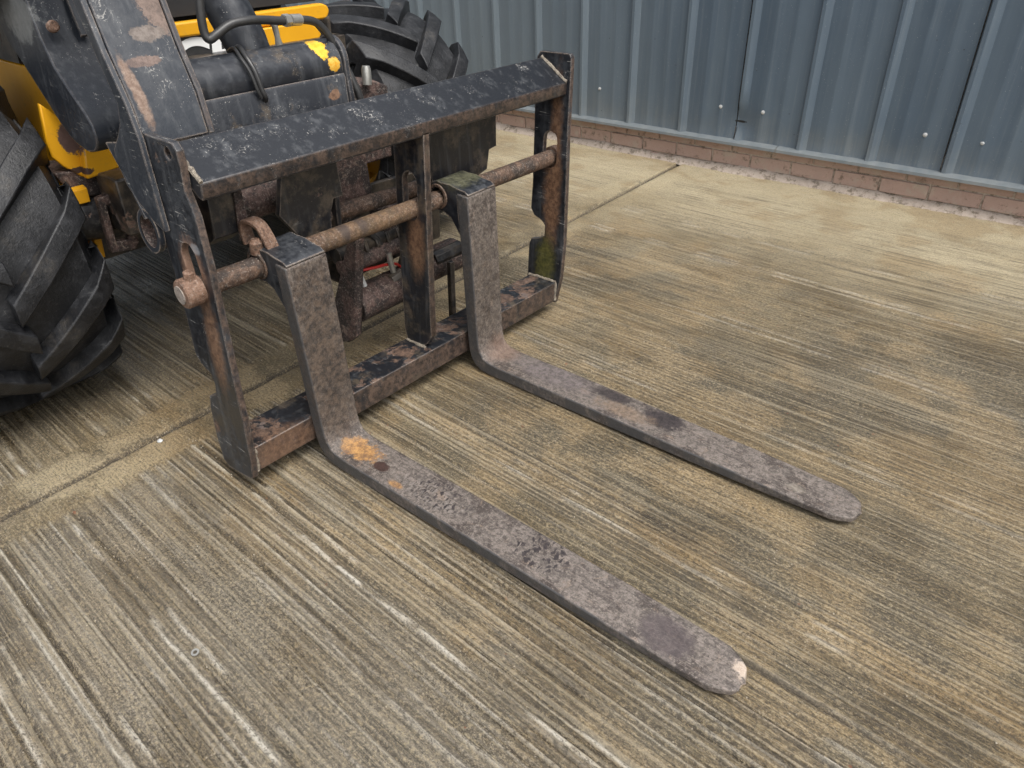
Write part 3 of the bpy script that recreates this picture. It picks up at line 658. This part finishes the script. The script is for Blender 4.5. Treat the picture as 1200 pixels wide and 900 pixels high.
# ================================================================== LOADER
ldr = empty('loader', cf(.65, 1.2, -.055)); tag(ldr, 'yellow and black wheeled loader with a black boom arm, carrying the fork carriage', 'loader')
M_arm = black_paint('arm_paint', base=(.016, .019, .025), rust=.0, dusty=.45, scr=.45, edge=.9, blobs=[dict(c=W_(-.02, .80, 1.05), r=(.10, .14, .06), a=.6, soft=.15, k1=(.17, .175, .17), k2=(.24, .245, .24))])
M_brk = black_paint('bracket_paint', base=(.022, .026, .033), rust=.12, dusty=.55, scr=.7, edge=1.0, blobs=[
    dict(c=W_(.12, .27, 1.09), r=(.10, .032, .06), a=.9, soft=.12, wob=1.2, ws=26, k1=(.10, .068, .052), k2=(.20, .14, .11)), dict(c=W_(.085, .262, 1.035), r=(.08, .038, .016), a=.9, soft=.12, wob=.9, ws=30, k1=(.11, .085, .070), k2=(.20, .165, .14)),
    dict(c=W_(.055, .240, .985), r=(.08, .040, .010), a=.9, soft=.12, wob=.9, ws=30, k1=(.10, .065, .052), k2=(.19, .13, .105)), dict(c=W_(.012, .215, .93), r=(.08, .012, .07), a=.9, soft=.3, k1=(.15, .09, .06), k2=(.28, .2, .15))])
M_brf = black_paint('flange_paint', base=(.022, .026, .033), rust=.5, dusty=.9, scr=.7, edge=1.0, front=.6)
M_blk = black_paint('greasy_black', base=(.014, .014, .016), dust=(.05, .047, .044), rust=.35, dusty=.35, scr=.2, edge=.5, mud=.5)
M_tubep = black_paint('tube_paint', base=(.020, .022, .027), rust=.08, dusty=.6, scr=.6, edge=.8, mud=.2, blobs=[dict(c=W_(.545, .30, .945), r=(.05, .024, .025), a=.98, soft=.06, wob=1.6, ws=42, k1=(.70, .36, .02), k2=(.80, .52, .05)), dict(c=W_(.575, .27, .905), r=(.04, .02, .018), a=.98, soft=.08, wob=.9, ws=30, k1=(.65, .30, .02), k2=(.72, .5, .1)), dict(c=W_(.56, .26, .83), r=(.04, .02, .015), a=.9, soft=.1, **RST)])
def yellow_mat():
    n = NT('yellow_paint'); V = n.W
    c = n.mix(n.noise(V, 7, 5, .65), (.62, .285, .006), (.74, .37, .010)); c = n.mix(n.ramp(n.noise(V, 30, 5, .7), .56, .74, 0, .35), c, (.30, .18, .06))
    e = n.mth('MULTIPLY', n.edge(.006), n.ramp(n.noise(V, 45, 3, .7), .42, .55, 0, .85)); c = n.mix(e, c, (.10, .05, .03))
    k = n.blob(V, W_(.045, .80, .735), (.06, .030, .042), .08, .5, 40); c = n.mix(k, c, n.mix(n.noise(V, 80, 3, .6), (.06, .035, .03), (.16, .10, .085)))
    k = n.blob(V, W_(.04, .80, .650), (.08, .040, .010), .1, .8, 40); c = n.mix(k, c, (.07, .04, .03))
    return n.fin(c, n.mth('ADD', .34, n.mth('MULTIPLY', n.noise(V, 60, 3, .6), .15)), n.bump(n.noise(V, 120, 3, .6), .12, .001))
M_yel = yellow_mat()
M_rb = rusty('red_brown_steel', c1=(.050, .030, .026), c2=(.125, .078, .065), c3=(.020, .017, .017), dark=.7)
M_dk = black_paint('dark_iron', base=(.012, .011, .011), dust=(.04, .036, .032), rust=.55, dusty=.4, scr=0, edge=.4, mud=.7)  # near-black iron with dust, rust and mud
M_hose = NT('rubber_hose'); M_hose = M_hose.fin(M_hose.mix(M_hose.noise(M_hose.W, 60, 4, .6), (.014, .014, .015), (.045, .044, .043)), .42)
M_zinc = NT('zinc'); M_zinc = M_zinc.fin(M_zinc.mix(M_zinc.noise(M_zinc.W, 120, 4, .6), (.30, .29, .26), (.55, .54, .50)), .35, metal=.7)

# boom arm
AP = [(.489, .800), (.496, .825), (.520, .850), (.577, .892), (.642, .945), (.682, 1.01), (.706, 1.092), (.80, 1.36), (.95, 1.62), (1.35, 1.80), (2.6, 1.86), (2.6, 2.08), (1.25, 2.03), (1.05, 1.70), (.985, 1.30), (.963, 1.04), (.930, .981), (.873, .940), (.706, .800), (.66, .772), (.625, .760), (.585, .753), (.55, .752), (.52, .758), (.502, .769), (.492, .783)]
arm = plate(AP, 0.0, .116).build('boom_arm', M_arm, ldr, bevel=.0035, seg=2)
MB().tube([cf(.030, .668, 1.030), cf(.030, .654, 1.034), cf(.030, .650, 1.035)], [.014, .014, .010], 12).build('pin_head', M_collar, arm)
# raised front wear plate on the arm and the joint line where sections lap
plate([(.700, 1.092), (.66, 1.0), (.652, 1.005), (.690, 1.095), (.79, 1.365), (.80, 1.36)], .088, .112).build('arm_rib', M_arm, arm, bevel=.002)
# coupler tower: side plate, broad front plate, far flange
SPp = [(.152, .640), (.178, .842), (.205, .915), (.262, 1.010), (.306, 1.107), (.36, 1.25), (.48, 1.45), (.82, 1.62), (.86, 1.54), (.56, 1.40), (.42, 1.25), (.345, 1.10), (.298, 1.003), (.245, .910), (.258, .868), (.285, .838), (.330, .800), (.325, .765), (.305, .722), (.25, .682), (.20, .655)]
plate(SPp, -.024, -.010).build('coupler_side', M_brk, ldr, bevel=.002)
FPp = [(.180, .825), (.205, .915), (.258, 1.010), (.300, 1.107), (.354, 1.25), (.474, 1.45), (.80, 1.613), (.807, 1.600), (.486, 1.438), (.37, 1.25), (.316, 1.105), (.274, 1.005), (.221, .912), (.196, .822)]
plate(FPp, -.0095, .140).build('coupler_front', M_brk, ldr, bevel=.002)
plate([(p[0] - .006 if i < 7 else p[0] + .06, p[1]) for i, p in enumerate(FPp)], .1405, .154).build('coupler_flange', M_brf, ldr, bevel=.002)
ctube([(-.034, .80, 1.55), (.165, .80, 1.55)], .030, 20).build('pivot_pin', M_collar, ldr, bevel=.003)
# the wing below it, curving to the cross pipe
wg = []
for i in range(9):
    t = i / 8; d = .365 - .115 * t; h = .81 - .16 * t
    wg.append([cf(-.026 + .004 * math.sin(t * 3), d, h), cf(-.026, d - .012, h + .004), cf(.035 * t + .01, .20, .83 - .16 * t), cf(.035 * t + .022, .205, .82 - .16 * t)])
MB().loft(wg).build('coupler_wing', M_brk, ldr, bevel=.001)
cpipe = MB(); oc = [cf(-.022, .245 + .048 * math.cos(a), .622 + .048 * math.sin(a)) for a in [2 * math.pi * j / 28 for j in range(28)]]
def ring(a, r_): return [cf(a, .245 + r_ * math.cos(t), .622 + r_ * math.sin(t)) for t in [2 * math.pi * j / 28 for j in range(28)]]
cpipe.loft([ring(.12, .040), ring(-.022, .040), ring(-.022, .048), ring(.36, .048), ring(.36, .040)], caps=False)
cpipe.build('cross_pipe', M_rb, ldr, smooth=50)
cring = MB().loft([ring(-.024, .0405), ring(-.024, .054), ring(-.010, .054), ring(-.010, .0405)], caps=False); cring.build('pipe_lip', M_brk, ldr)
# cross tube with its lower apron
ctube([(.155, .325, .900), (.605, .325, .900)], .062, 36).build('cross_tube', M_tubep, ldr, bevel=.003)
plate([(.262, .880), (.255, .870), (.246, .755), (.258, .755), (.270, .870)], .155, .605).build('apron_plate', M_tubep, ldr, bevel=.002)
fl2 = [(.325 + .070 * math.cos(R(v)), .900 + .070 * math.sin(R(v))) for v in range(-10, 200, 14)] + [(.240, .80), (.235, .745), (.34, .745), (.395, .80)]
plate(fl2, .606, .622).build('end_flange', M_tubep, ldr, bevel=.003)
# hydraulic ram rising behind the tube
ctube([(.408, .385, .925), (.398, .40, .975), (.368, .46, 1.11), (.32, .56, 1.33)], [.052, .057, .059, .059], 32).build('hydraulic_ram', M_tubep, ldr)
# rigid pipes and hoses
hp = ctube([(.262, .30, 1.13), (.243, .30, 1.10), (.236, .30, 1.06), (.236, .30, 1.02), (.243, .295, 1.003), (.262, .29, 1.012), (.300, .285, 1.030), (.345, .28, 1.034), (.40, .285, 1.029), (.450, .29, 1.022), (.51, .30, 1.018), (.565, .305, 1.003), (.605, .30, .955), (.628, .29, .90), (.640, .27, .85), (.655, .26, .79), (.665, .28, .70)], .0105, 12, 5)
hp.build('steel_pipe', M_hose, ldr, smooth=60)
ctube([(.452, .290, 1.022), (.470, .293, 1.0215)], .0155, 6).build('pipe_nut', M_zinc, ldr)
ctube([(.472, .293, 1.0212), (.508, .30, 1.018)], .014, 16).build('pipe_nut', M_zinc, ldr)
ctube([(.355, .39, .958), (.338, .33, .971), (.322, .278, .958), (.326, .252, .925), (.332, .243, .885), (.340, .243, .862), (.350, .262, .850)], .0065, 10, 4).build('small_hose', M_hose, ldr)
ctube([(.340, .39, .958), (.323, .33, .971), (.307, .278, .958), (.313, .252, .925), (.320, .243, .885), (.329, .243, .862)], .0045, 8, 4).build('small_hose', M_hose, ldr)
ctube([(.545, .50, 1.00), (.556, .50, .985), (.560, .50, .955), (.563, .50, .93), (.565, .5, .88)], [.009, .009, .008, .013, .012], 10, 1).build('hose_fitting', M_zinc, ldr)
for a, d, h, r_ in [(.654, .30, .872, .009), (.713, .30, .878, .014)]:
    ctube([(a, d, h - .05), (a, d, h - .01), (a, d, h)], [r_, r_, r_ * .8], 12).build('grease_fitting', M_zinc, ldr)
face([(.625, .60), (.80, .60), (.80, .81), (.745, .835), (.70, .83), (.635, .845)], .31, .40).build('valve_block', M_rb, ldr, bevel=.006)

# lower coupler: hooks, bosses, lock bar, tilt cylinder
hk = [(.295, .74), (.452, .735), (.468, .60), (.435, .60), (.422, .565), (.420, .52), (.400, .50), (.355, .50), (.315, .53), (.265, .60)]
face(hk, .132, .152).build('hook_plate', M_blk, ldr, bevel=.002)
plate([(.152, .73), (.152, .50), (.24, .52), (.26, .73)], .455, .470).build('hook_rib', M_blk, ldr, bevel=.002)
plate([(.12, .71), (.12, .60), (.16, .575), (.26, .58), (.26, .71)], .075, .145).build('coupler_box', M_blk, ldr, bevel=.003)
face([(.140, .70), (.160, .70), (.165, .62), (.150, .58), (.135, .58)], .110, .118).build('coupler_lip', M_rb, ldr, bevel=.002)
face([(.50, .74), (.64, .74), (.665, .50), (.55, .47), (.50, .50)], .25, .275).build('boss_plate', M_rb, ldr, bevel=.004)
ctube([(.20, .30, .705), (.48, .30, .70)], .030, 18).build('lock_tube', M_rb, ldr)
ctube([(.415, .195, .538), (.96, .195, .515)], .0235, 22).build('lock_bar', M_rod, ldr, bevel=.003)
ctube([(.865, .19, .535), (.90, .19, .535), (.91, .19, .535)], [.032, .032, .02], 16).build('lock_knob', M_collar, ldr)
rp = [(.775, .735), (1.085, .735), (1.090, .60), (1.055, .595), (1.045, .535), (.99, .52), (.87, .54), (.80, .55), (.775, .60)]
face(rp, .125, .142).build('hook_plate', M_blk, ldr, bevel=.002)
plate([(.142, .73), (.142, .52), (.24, .52), (.26, .73)], .985, 1.0).build('hook_rib', M_blk, ldr, bevel=.002)
plate([(.155, .735), (.155, .585), (.24, .585), (.26, .735)], 1.095, 1.11).build('hook_rib', M_blk, ldr, bevel=.002)
plate([(.16, .45), (.20, .46), (.33, .17), (.33, .09), (.26, .075), (.22, .11)], .520, .552).build('link_strap', M_rb, ldr, bevel=.008, seg=3)
ctube([(.565, .265, .190), (.83, .255, .200)], .058, 26).build('tilt_cylinder', M_rb, ldr, bevel=.004)
ctube([(.88, .28, .205), (1.04, .275, .21)], .058, 24).build('tilt_cylinder', M_rb, ldr, bevel=.006)
ctube([(.90, .25, .235), (1.03, .245, .24)], .030, 8).build('clamp', M_dk, ldr, bevel=.003)
face([(.915, .24), (.935, .24), (.94, -.03), (.92, -.03)], .175, .195).build('stop_leg', M_dk, ldr, bevel=.002)
plate([(.14, .50), (.20, .50), (.32, .24), (.29, .22), (.22, .32)], .80, .816).build('link_strap', M_blk, ldr, bevel=.004)
ctube([(.535, .30, .36), (.62, .30, .365), (.85, .29, .37)], .032, 14).build('spring_tube', M_dk, ldr)
ctube([(.53, .27, .325), (.70, .265, .33), (.86, .27, .335)], .026, 14).build('pressure_tube', M_rb, ldr, bevel=.002)
for k in range(5): ctube([(.58 + .045 * k, .29, .36), (.592 + .045 * k, .29, .3605)], .038, 6 + k % 3).build('tube_clamp', M_dk, ldr, bevel=.002)
ctube([(.47, .33, .46), (.62, .30, .43), (.80, .31, .44), (.98, .33, .40)], .013, 10, 5).build('hydraulic_hose', M_hose, ldr, smooth=60)
ctube([(.50, .30, .60), (.56, .28, .47), (.66, .27, .40), (.72, .27, .30)], .011, 10, 5).build('hydraulic_hose', M_hose, ldr, smooth=60)
face([(.70, .47), (.79, .46), (.80, .36), (.72, .34)], .27, .33).build('valve_body', M_rb, ldr, bevel=.005)
face([(.46, .52), (1.06, .50), (1.06, .24), (.60, .22), (.50, .30)], .375, .395).build('coupler_back', M_dk, ldr, bevel=.003)
red = NT('red_wire'); red = red.fin((.35, .02, .015), .45)
ctube([(.60, .26, .30), (.65, .25, .295), (.69, .25, .29), (.735, .25, .278), (.77, .26, .25)], .005, 8, 4).build('red_hose', red, ldr)
ctube([(.586, .245, .302), (.594, .25, .275), (.602, .25, .250)], [.006, .007, .009], 8).build('white_plug', white, ldr)
ctube([(.70, .24, .33), (.705, .24, .30), (.715, .24, .26)], .010, 8).build('pipe_nut', M_zinc, ldr)
ctube([(.70, .24, .235), (.745, .235, .245)], .022, 8).build('valve_knob', M_dk, ldr, bevel=.002)
for a0, h0, a1, h1, r_ in [(.46, .68, .75, .50, .012), (.50, .76, .78, .62, .014), (.30, .45, .60, .33, .02), (.55, .42, .95, .46, .018)]:
    ctube([(a0, .36, h0), ((a0 + a1) / 2, .33, (h0 + h1) / 2 - .02), (a1, .38, h1)], r_, 10, 4).build('hydraulic_hose', M_hose, ldr, smooth=60)

# chassis
M_chdk = M_dk
plate([(.88, .36), (.84, .62), (.845, .80), (.90, .875), (1.0, .905), (2.9, .905), (2.9, .34), (2.4, .30), (1.2, .30)], .052, .075).build('side_panel', M_yel, ldr, bevel=.004)
plate([(1.05, .908), (1.05, 1.25), (2.9, 1.25), (2.9, .908)], .050, .11).build('step_guard', M_dk, ldr, bevel=.01)
MB().loft([[cf(a, .62 + (1.2 - .62) * (1 - math.cos(t)) * 0 + 1.2 - .58 - .62 * math.cos(t), .64 + .62 * math.sin(t)) for a, in ((.045,), (-.50,))] + [cf(a, 1.2 - .60 * math.cos(t), .64 + .60 * math.sin(t)) for a in (-.50, .045)] for t in [R(v) for v in range(50, 150, 10)]]).build('added_shade_guard', M_dk, ldr)  # added out of view to shade the yellow panel and tyre
plate([(1.15, .36), (1.15, .80), (1.5, .86), (2.9, .86), (2.9, .34), (2.4, .30), (1.3, .30)], 1.195, 1.218).build('side_panel', M_dk, ldr, bevel=.004)
# front yellow bracket and its lower lip
face([(-.004, .84), (.052, .78), (.080, .70), (.080, .640), (.052, .628), (.010, .668), (-.012, .70), (-.014, .74)], .815, .835).build('mud_bracket', M_yel, ldr, bevel=.004)
face([(.060, .712), (.145, .700), (.160, .648), (.158, .640), (.050, .628), (.052, .66)], .775, .812).build('front_lip', M_yel, ldr, bevel=.006)
plate([(.80, .60), (.80, .56), (.84, .55), (.86, .62)], -.02, .05).build('lower_tab', M_yel, ldr, bevel=.002)
ctube([(-.02, .86, .515), (.13, .86, .487)], .070, 24).build('drive_motor', M_blk, ldr, bevel=.008)
face([(-.02, .655), (.14, .64), (.15, .572), (.10, .560), (.02, .575)], .82, 1.0).build('axle_plate', M_rb, ldr, bevel=.006)
face([[(.050, .580), (.128, .592), (.135, .425), (.120, .405), (.050, .415)], [(.070, .555), (.070, .445), (.110, .440), (.110, .562)]], .74, .77).build('slotted_bracket', M_rb, ldr, bevel=.004)
face([(.080, .64), (.20, .64), (.20, .47), (.085, .475)], .66, .80).build('front_block', M_dk, ldr, bevel=.006)
m = MB().prism([(.08, .30), (1.19, .30), (1.19, .86), (.08, .86)], 1.02, 1.10, lambda a, h, t: cf(a, t, h)); m.build('front_bulkhead', M_dk, ldr, bevel=.004)
face([(.16, .60), (.16, .44), (.5, .40), (1.15, .40), (1.15, .60)], .90, 1.015).build('lower_guard', M_dk, ldr, bevel=.01)
# bonnet bar and lettered band
ybar = [(.44, .935), (.44, .966), (1.13, .968), (1.152, .958), (1.158, .940), (1.150, .925), (1.12, .918), (.44, .921)]
face([(.30, .921), (.30, .962), (1.125, .970), (1.148, .962), (1.158, .944), (1.150, .926), (1.125, .916)], 1.060, 1.10).build('bonnet_bar', M_yel, ldr, bevel=.007, seg=3)
face([(.28, .80), (.28, .9205), (.80, .9165), (.80, .80)], 1.075, 1.10).build('name_band', M_hose, ldr, bevel=.002)
face([(.83, .80), (.82, .9155), (1.06, .9150), (1.10, .87), (1.04, .80)], 1.045, 1.0995).build('bonnet_panel', M_yel, ldr, bevel=.006)
wl_ = NT('white_letter'); wl_m = wl_.fin((.78, .78, .76), .4)
tcv = bpy.data.curves.new('t', 'FONT'); tcv.body = 'JCB'; tcv.size = .165; tcv.extrude = .0015; tcv.offset = .006; tcv.space_character = 1.0
to = bpy.data.objects.new('t', tcv); col.objects.link(to); bpy.context.view_layer.update()
tm = bpy.data.meshes.new_from_object(to.evaluated_get(bpy.context.evaluated_depsgraph_get())); bpy.data.objects.remove(to)
xs = [v.co.x for v in tm.vertices]; x0, x1 = min(xs), max(xs)
pl = Vector(ldr.location)
for v in tm.vertices:
    u = (v.co.x - x0) / (x1 - x0); a = .425 + .335 * u + v.co.y * .12; v.co = Vector(cf(a, 1.0735 - v.co.z, .795 + v.co.y)) - pl
tm.materials.clear(); tm.materials.append(wl_m)
lo = bpy.data.objects.new('lettering', tm); col.objects.link(lo); lo.parent = ldr
# cab
cabm = NT('cab_black'); cabm = cabm.fin(cabm.mix(cabm.noise(cabm.W, 12, 5, .6), (.012, .012, .013), (.032, .033, .035)), .45)
glm = NT('cab_glass'); glm.p.inputs['Transmission Weight'].default_value = .0; glm = glm.fin((.012, .015, .017), .05)
face([(.12, .975), (1.14, .975), (1.14, 1.12), (.12, 1.12)], 1.11, 1.30).build('cab_sill', cabm, ldr, bevel=.01)
cb = MB().prism([(1.30, .86), (1.42, 2.05), (2.35, 2.05), (2.5, 1.05), (2.5, .86)], .14, 1.12, lambda d, h, t: cf(t, d, h)); cb.build('cab', cabm, ldr, bevel=.03)
face([(.20, 1.14), (1.06, 1.14), (1.06, 1.92), (.20, 1.92)], 1.275, 1.285).build('windscreen', glm, ldr)
MB().prism([(1.10, .30), (1.10, .92), (2.9, .92), (2.9, .30)], .08, 1.19, lambda d, h, t: cf(t, d, h)).build('chassis_body', M_dk, ldr, bevel=.01)
plate([(2.35, .90), (2.35, 1.45), (2.7, 1.42), (3.0, 1.05), (3.0, .45), (2.9, .42), (2.9, .90)], .08, 1.19).build('engine_cover', M_yel, ldr, bevel=.02)

# wheels
def rubber():
    n = NT('tyre_rubber'); V = n.O
    a = n.noise(V, 14, 6, .7); b = n.noise(V, 120, 4, .7)
    c = n.mix(n.ramp(a, .42, .68), (.006, .0065, .008), (.022, .023, .026)); c = n.mix(n.ramp(b, .58, .74, 0, .4), c, (.09, .086, .08))
    e = n.mth('MULTIPLY', n.edge(.008, (.02, .2)), n.ramp(a, .35, .6, 0, .5)); c = n.mix(e, c, (.12, .12, .125))
    c = n.mix(n.ramp(n.noise(V, 5, 6, .75), .58, .72, 0, .45), c, (.065, .056, .045))
    s1 = n.mth('MULTIPLY', scratches(n, V, .66), .4); c = n.mix(s1, c, (.2, .2, .19))
    return n.fin(c, n.mth('ADD', .28, n.mth('MULTIPLY', a, .42)), n.bump(n.mth('ADD', b, n.mth('MULTIPLY', a, .8)), .6, .003), spec=.5)
M_rub = rubber(); M_rim = black_paint('rim_paint', base=(.5, .24, .01), dust=(.3, .2, .08), rust=.4, dusty=.4)
HW, RC, LH = .255, .456, .044
def crown(v):   # carcass radius at lateral position v, continuing over the shoulder
    q = abs(v) / HW; return RC - .020 * q ** 2 - (.075 * max(0, q - .82) / .18 if q > .82 else 0)
def make_wheel(loc, flip=1):
    wh = MB(); prof_ = [(-.150, .255), (-.19, .27), (-.235, .32), (-.25, .355), (-.248, .385)] + [(v, crown(v)) for v in np.linspace(-HW * .96, HW * .96, 15)] + [(.248, .385), (.25, .355), (.235, .32), (.19, .27), (.150, .255)]
    N = 72; rings = []
    for i in range(N + 1):
        t = 2 * math.pi * i / N; rings.append([(r_ * math.cos(t), v, r_ * math.sin(t)) for v, r_ in prof_])
    vs = [p for r_ in rings[:-1] for p in r_]; m_ = len(prof_); fs = []
    for i in range(N):
        for j in range(m_): a = i * m_ + j; b = i * m_ + (j + 1) % m_; c = ((i + 1) % N) * m_; fs.append((a, b, c + (j + 1) % m_, c + j))
    wh.add(vs, fs); wobj = local_build(wh, 'wheel', M_rub, ldr, smooth=50)
    wobj.location = Vector(loc) - Vector(ldr.location)
    # rim
    rm = MB(); pr = [(-.15, .256), (-.14, .235), (-.05, .225), (-.04, .10), (-.07, .09), (-.07, .0)]
    vs = []; fs = []; 
    for i in range(40):
        t = 2 * math.pi * i / 40
        for v, r_ in pr: vs.append((r_ * math.cos(t), v * 1.0, r_ * math.sin(t)))
    for i in range(40):
        for j in range(len(pr) - 1): a = i * len(pr) + j; c = ((i + 1) % 40) * len(pr); fs.append((a, a + 1, c + j + 1, c + j))
    rm.add(vs, fs); ro = local_build(rm, 'rim', M_rim, wobj, smooth=40)
    ro2 = ro.copy(); col.objects.link(ro2); ro2.parent = wobj; ro2.rotation_euler = (0, 0, math.pi)
    # lugs: each runs from the middle of the tread out over the shoulder
    NL = 14; NU = 12; protos_ = {}
    def lug(side):
        m = MB(); rings = []
        for i in range(NU + 1):
            u = i / NU; v = -.012 + (HW + .012) * min(1, u * 1.06) ; s0 = .02 + .225 * u; wd = .062 + .012 * u + (.026 * max(0, u - .75) / .25)
            over = max(0, u - .88) / .12
            r_out = crown(min(v, HW * .99)) + LH * (1 if u < .9 else 1 - .35 * over) - .0; v_o = v
            if u > .80: r_out = RC - .020 + LH - .012 * ((u - .8) / .2) ** 2 - .045 * over ** 2
            ri = min(crown(min(v, HW)) - .012, r_out - .02); ring_ = []
            tp = .010
            for c, rr_, gr in ((0, ri, -tp), (0.0, r_out, 0), (.5, r_out + .0015, 0), (1.0, r_out, 0), (1.0, ri, tp)):
                s_ = s0 + wd * c + gr; th = s_ / RC; ring_.append((rr_ * math.cos(th), side * (v_o + (.012 * over if rr_ == ri else 0)), rr_ * math.sin(th)))
            rings.append(ring_)
        # skirt running down the sidewall
        for (dv, r1, w0) in ((.004, .400, .010), (.0, .350, .018)):
            s0 = .255 + .008; ring_ = []
            for c, off in ((0, -.02), (0, 0.006), (.5, .010), (1.0, .006), (1.0, -.02)):
                th = (s0 + (.085) * c + (w0 if c == 0 else -w0 if c == 1 else 0)) / RC; ring_.append((r1 * math.cos(th), side * (HW - .004 + off + dv), r1 * math.sin(th)))
            rings.append(ring_)
        m.loft(rings)
        return local_build(m, 'tread_lug', M_rub, wobj, bevel=.004, smooth=40, seg=2)
    for side in (-1, 1):
        p = lug(side)
        for k in range(NL):
            o = p if k == 0 else p.copy()
            if k: col.objects.link(o); o.parent = wobj
            # th increases towards +z from +x : lugs climb outward at the front of the wheel
            o.rotation_euler = (0, -2 * math.pi * (k + (.5 if side > 0 else 0)) / NL, 0)
    return wobj
base_w = make_wheel((-2.585, .372, .498))
def dup_tree(o, parent):
    c = o.copy(); col.objects.link(c); c.parent = parent
    for ch in list(o.children): dup_tree(ch, c)
    return c
for loc in ((-2.74, 2.11, .490), (-3.86, .365, .490), (-3.86, 2.09, .490)):
    c = dup_tree(base_w, ldr); c.location = Vector(loc) - Vector(ldr.location); c.rotation_euler = (0, .15, 0)
MB().tube([(-2.70, .55, .490), (-2.70, 1.9, .490)], .07, 16).build('axle', M_dk, ldr)
MB().tube([(-3.86, .55, .490), (-3.86, 1.9, .490)], .07, 16).build('axle', M_dk, ldr)

# ================================================================== small litter on the concrete
ws = MB(); N = 24
def wring(r_, z): return [(r_ * math.cos(2 * math.pi * j / N), r_ * math.sin(2 * math.pi * j / N), z) for j in range(N)]
ws.loft([wring(.0045, .0), wring(.0085, .0), wring(.0085, .0022), wring(.0045, .0022), wring(.0045, .0)], caps=False)
wo_ = ws.build('washer', M_zinc); wo_.location = (-1.154, .225, .0055); wo_.rotation_euler = (.08, .1, 0); tag(wo_, 'small steel washer lying on the ridged concrete', 'washer')
def pebble(loc, r_, lab, mat):
    bm = bmesh.new(); bmesh.ops.create_icosphere(bm, subdivisions=2, radius=r_)
    for v in bm.verts: v.co *= random.uniform(.8, 1.15); v.co.z *= .6
    me = bpy.data.meshes.new('pebble'); bm.to_mesh(me); bm.free(); me.materials.append(mat)
    o = bpy.data.objects.new('pebble', me); col.objects.link(o); o.location = loc; tag(o, lab, 'pebble'); return o
pebble((-1.928, .527, .004), .0085, 'small white pebble beside the expansion joint', white)
# loose grit
g = MB()
for k in range(900):
    x = random.uniform(-2.3, .3); y = random.uniform(-.1, 3.6)
    if random.random() < .5: x = random.gauss(-1.8, .25)
    if random.random() < .4: y = random.choice([.58, .215, 1.1, 1.68]) + random.gauss(0, .012)
    r_ = random.uniform(.0008, .0022); z = .0015 + r_
    g.add([(x + r_, y, z), (x - r_, y + r_ * .6, z), (x - r_ * .3, y - r_, z), (x, y, z + r_ * 1.2), (x, y, z - r_ * 2)], [(0, 1, 3), (1, 2, 3), (2, 0, 3), (1, 0, 4), (2, 1, 4), (0, 2, 4)])
gn = NT('grit'); gmn = gn.fin(gn.mix(gn.noise(gn.W, 30, 2, .5), (.20, .16, .10), (.62, .56, .46)), .8)
tag(g.build('loose_grit', gmn), 'scattered grit on the concrete', kind='stuff')
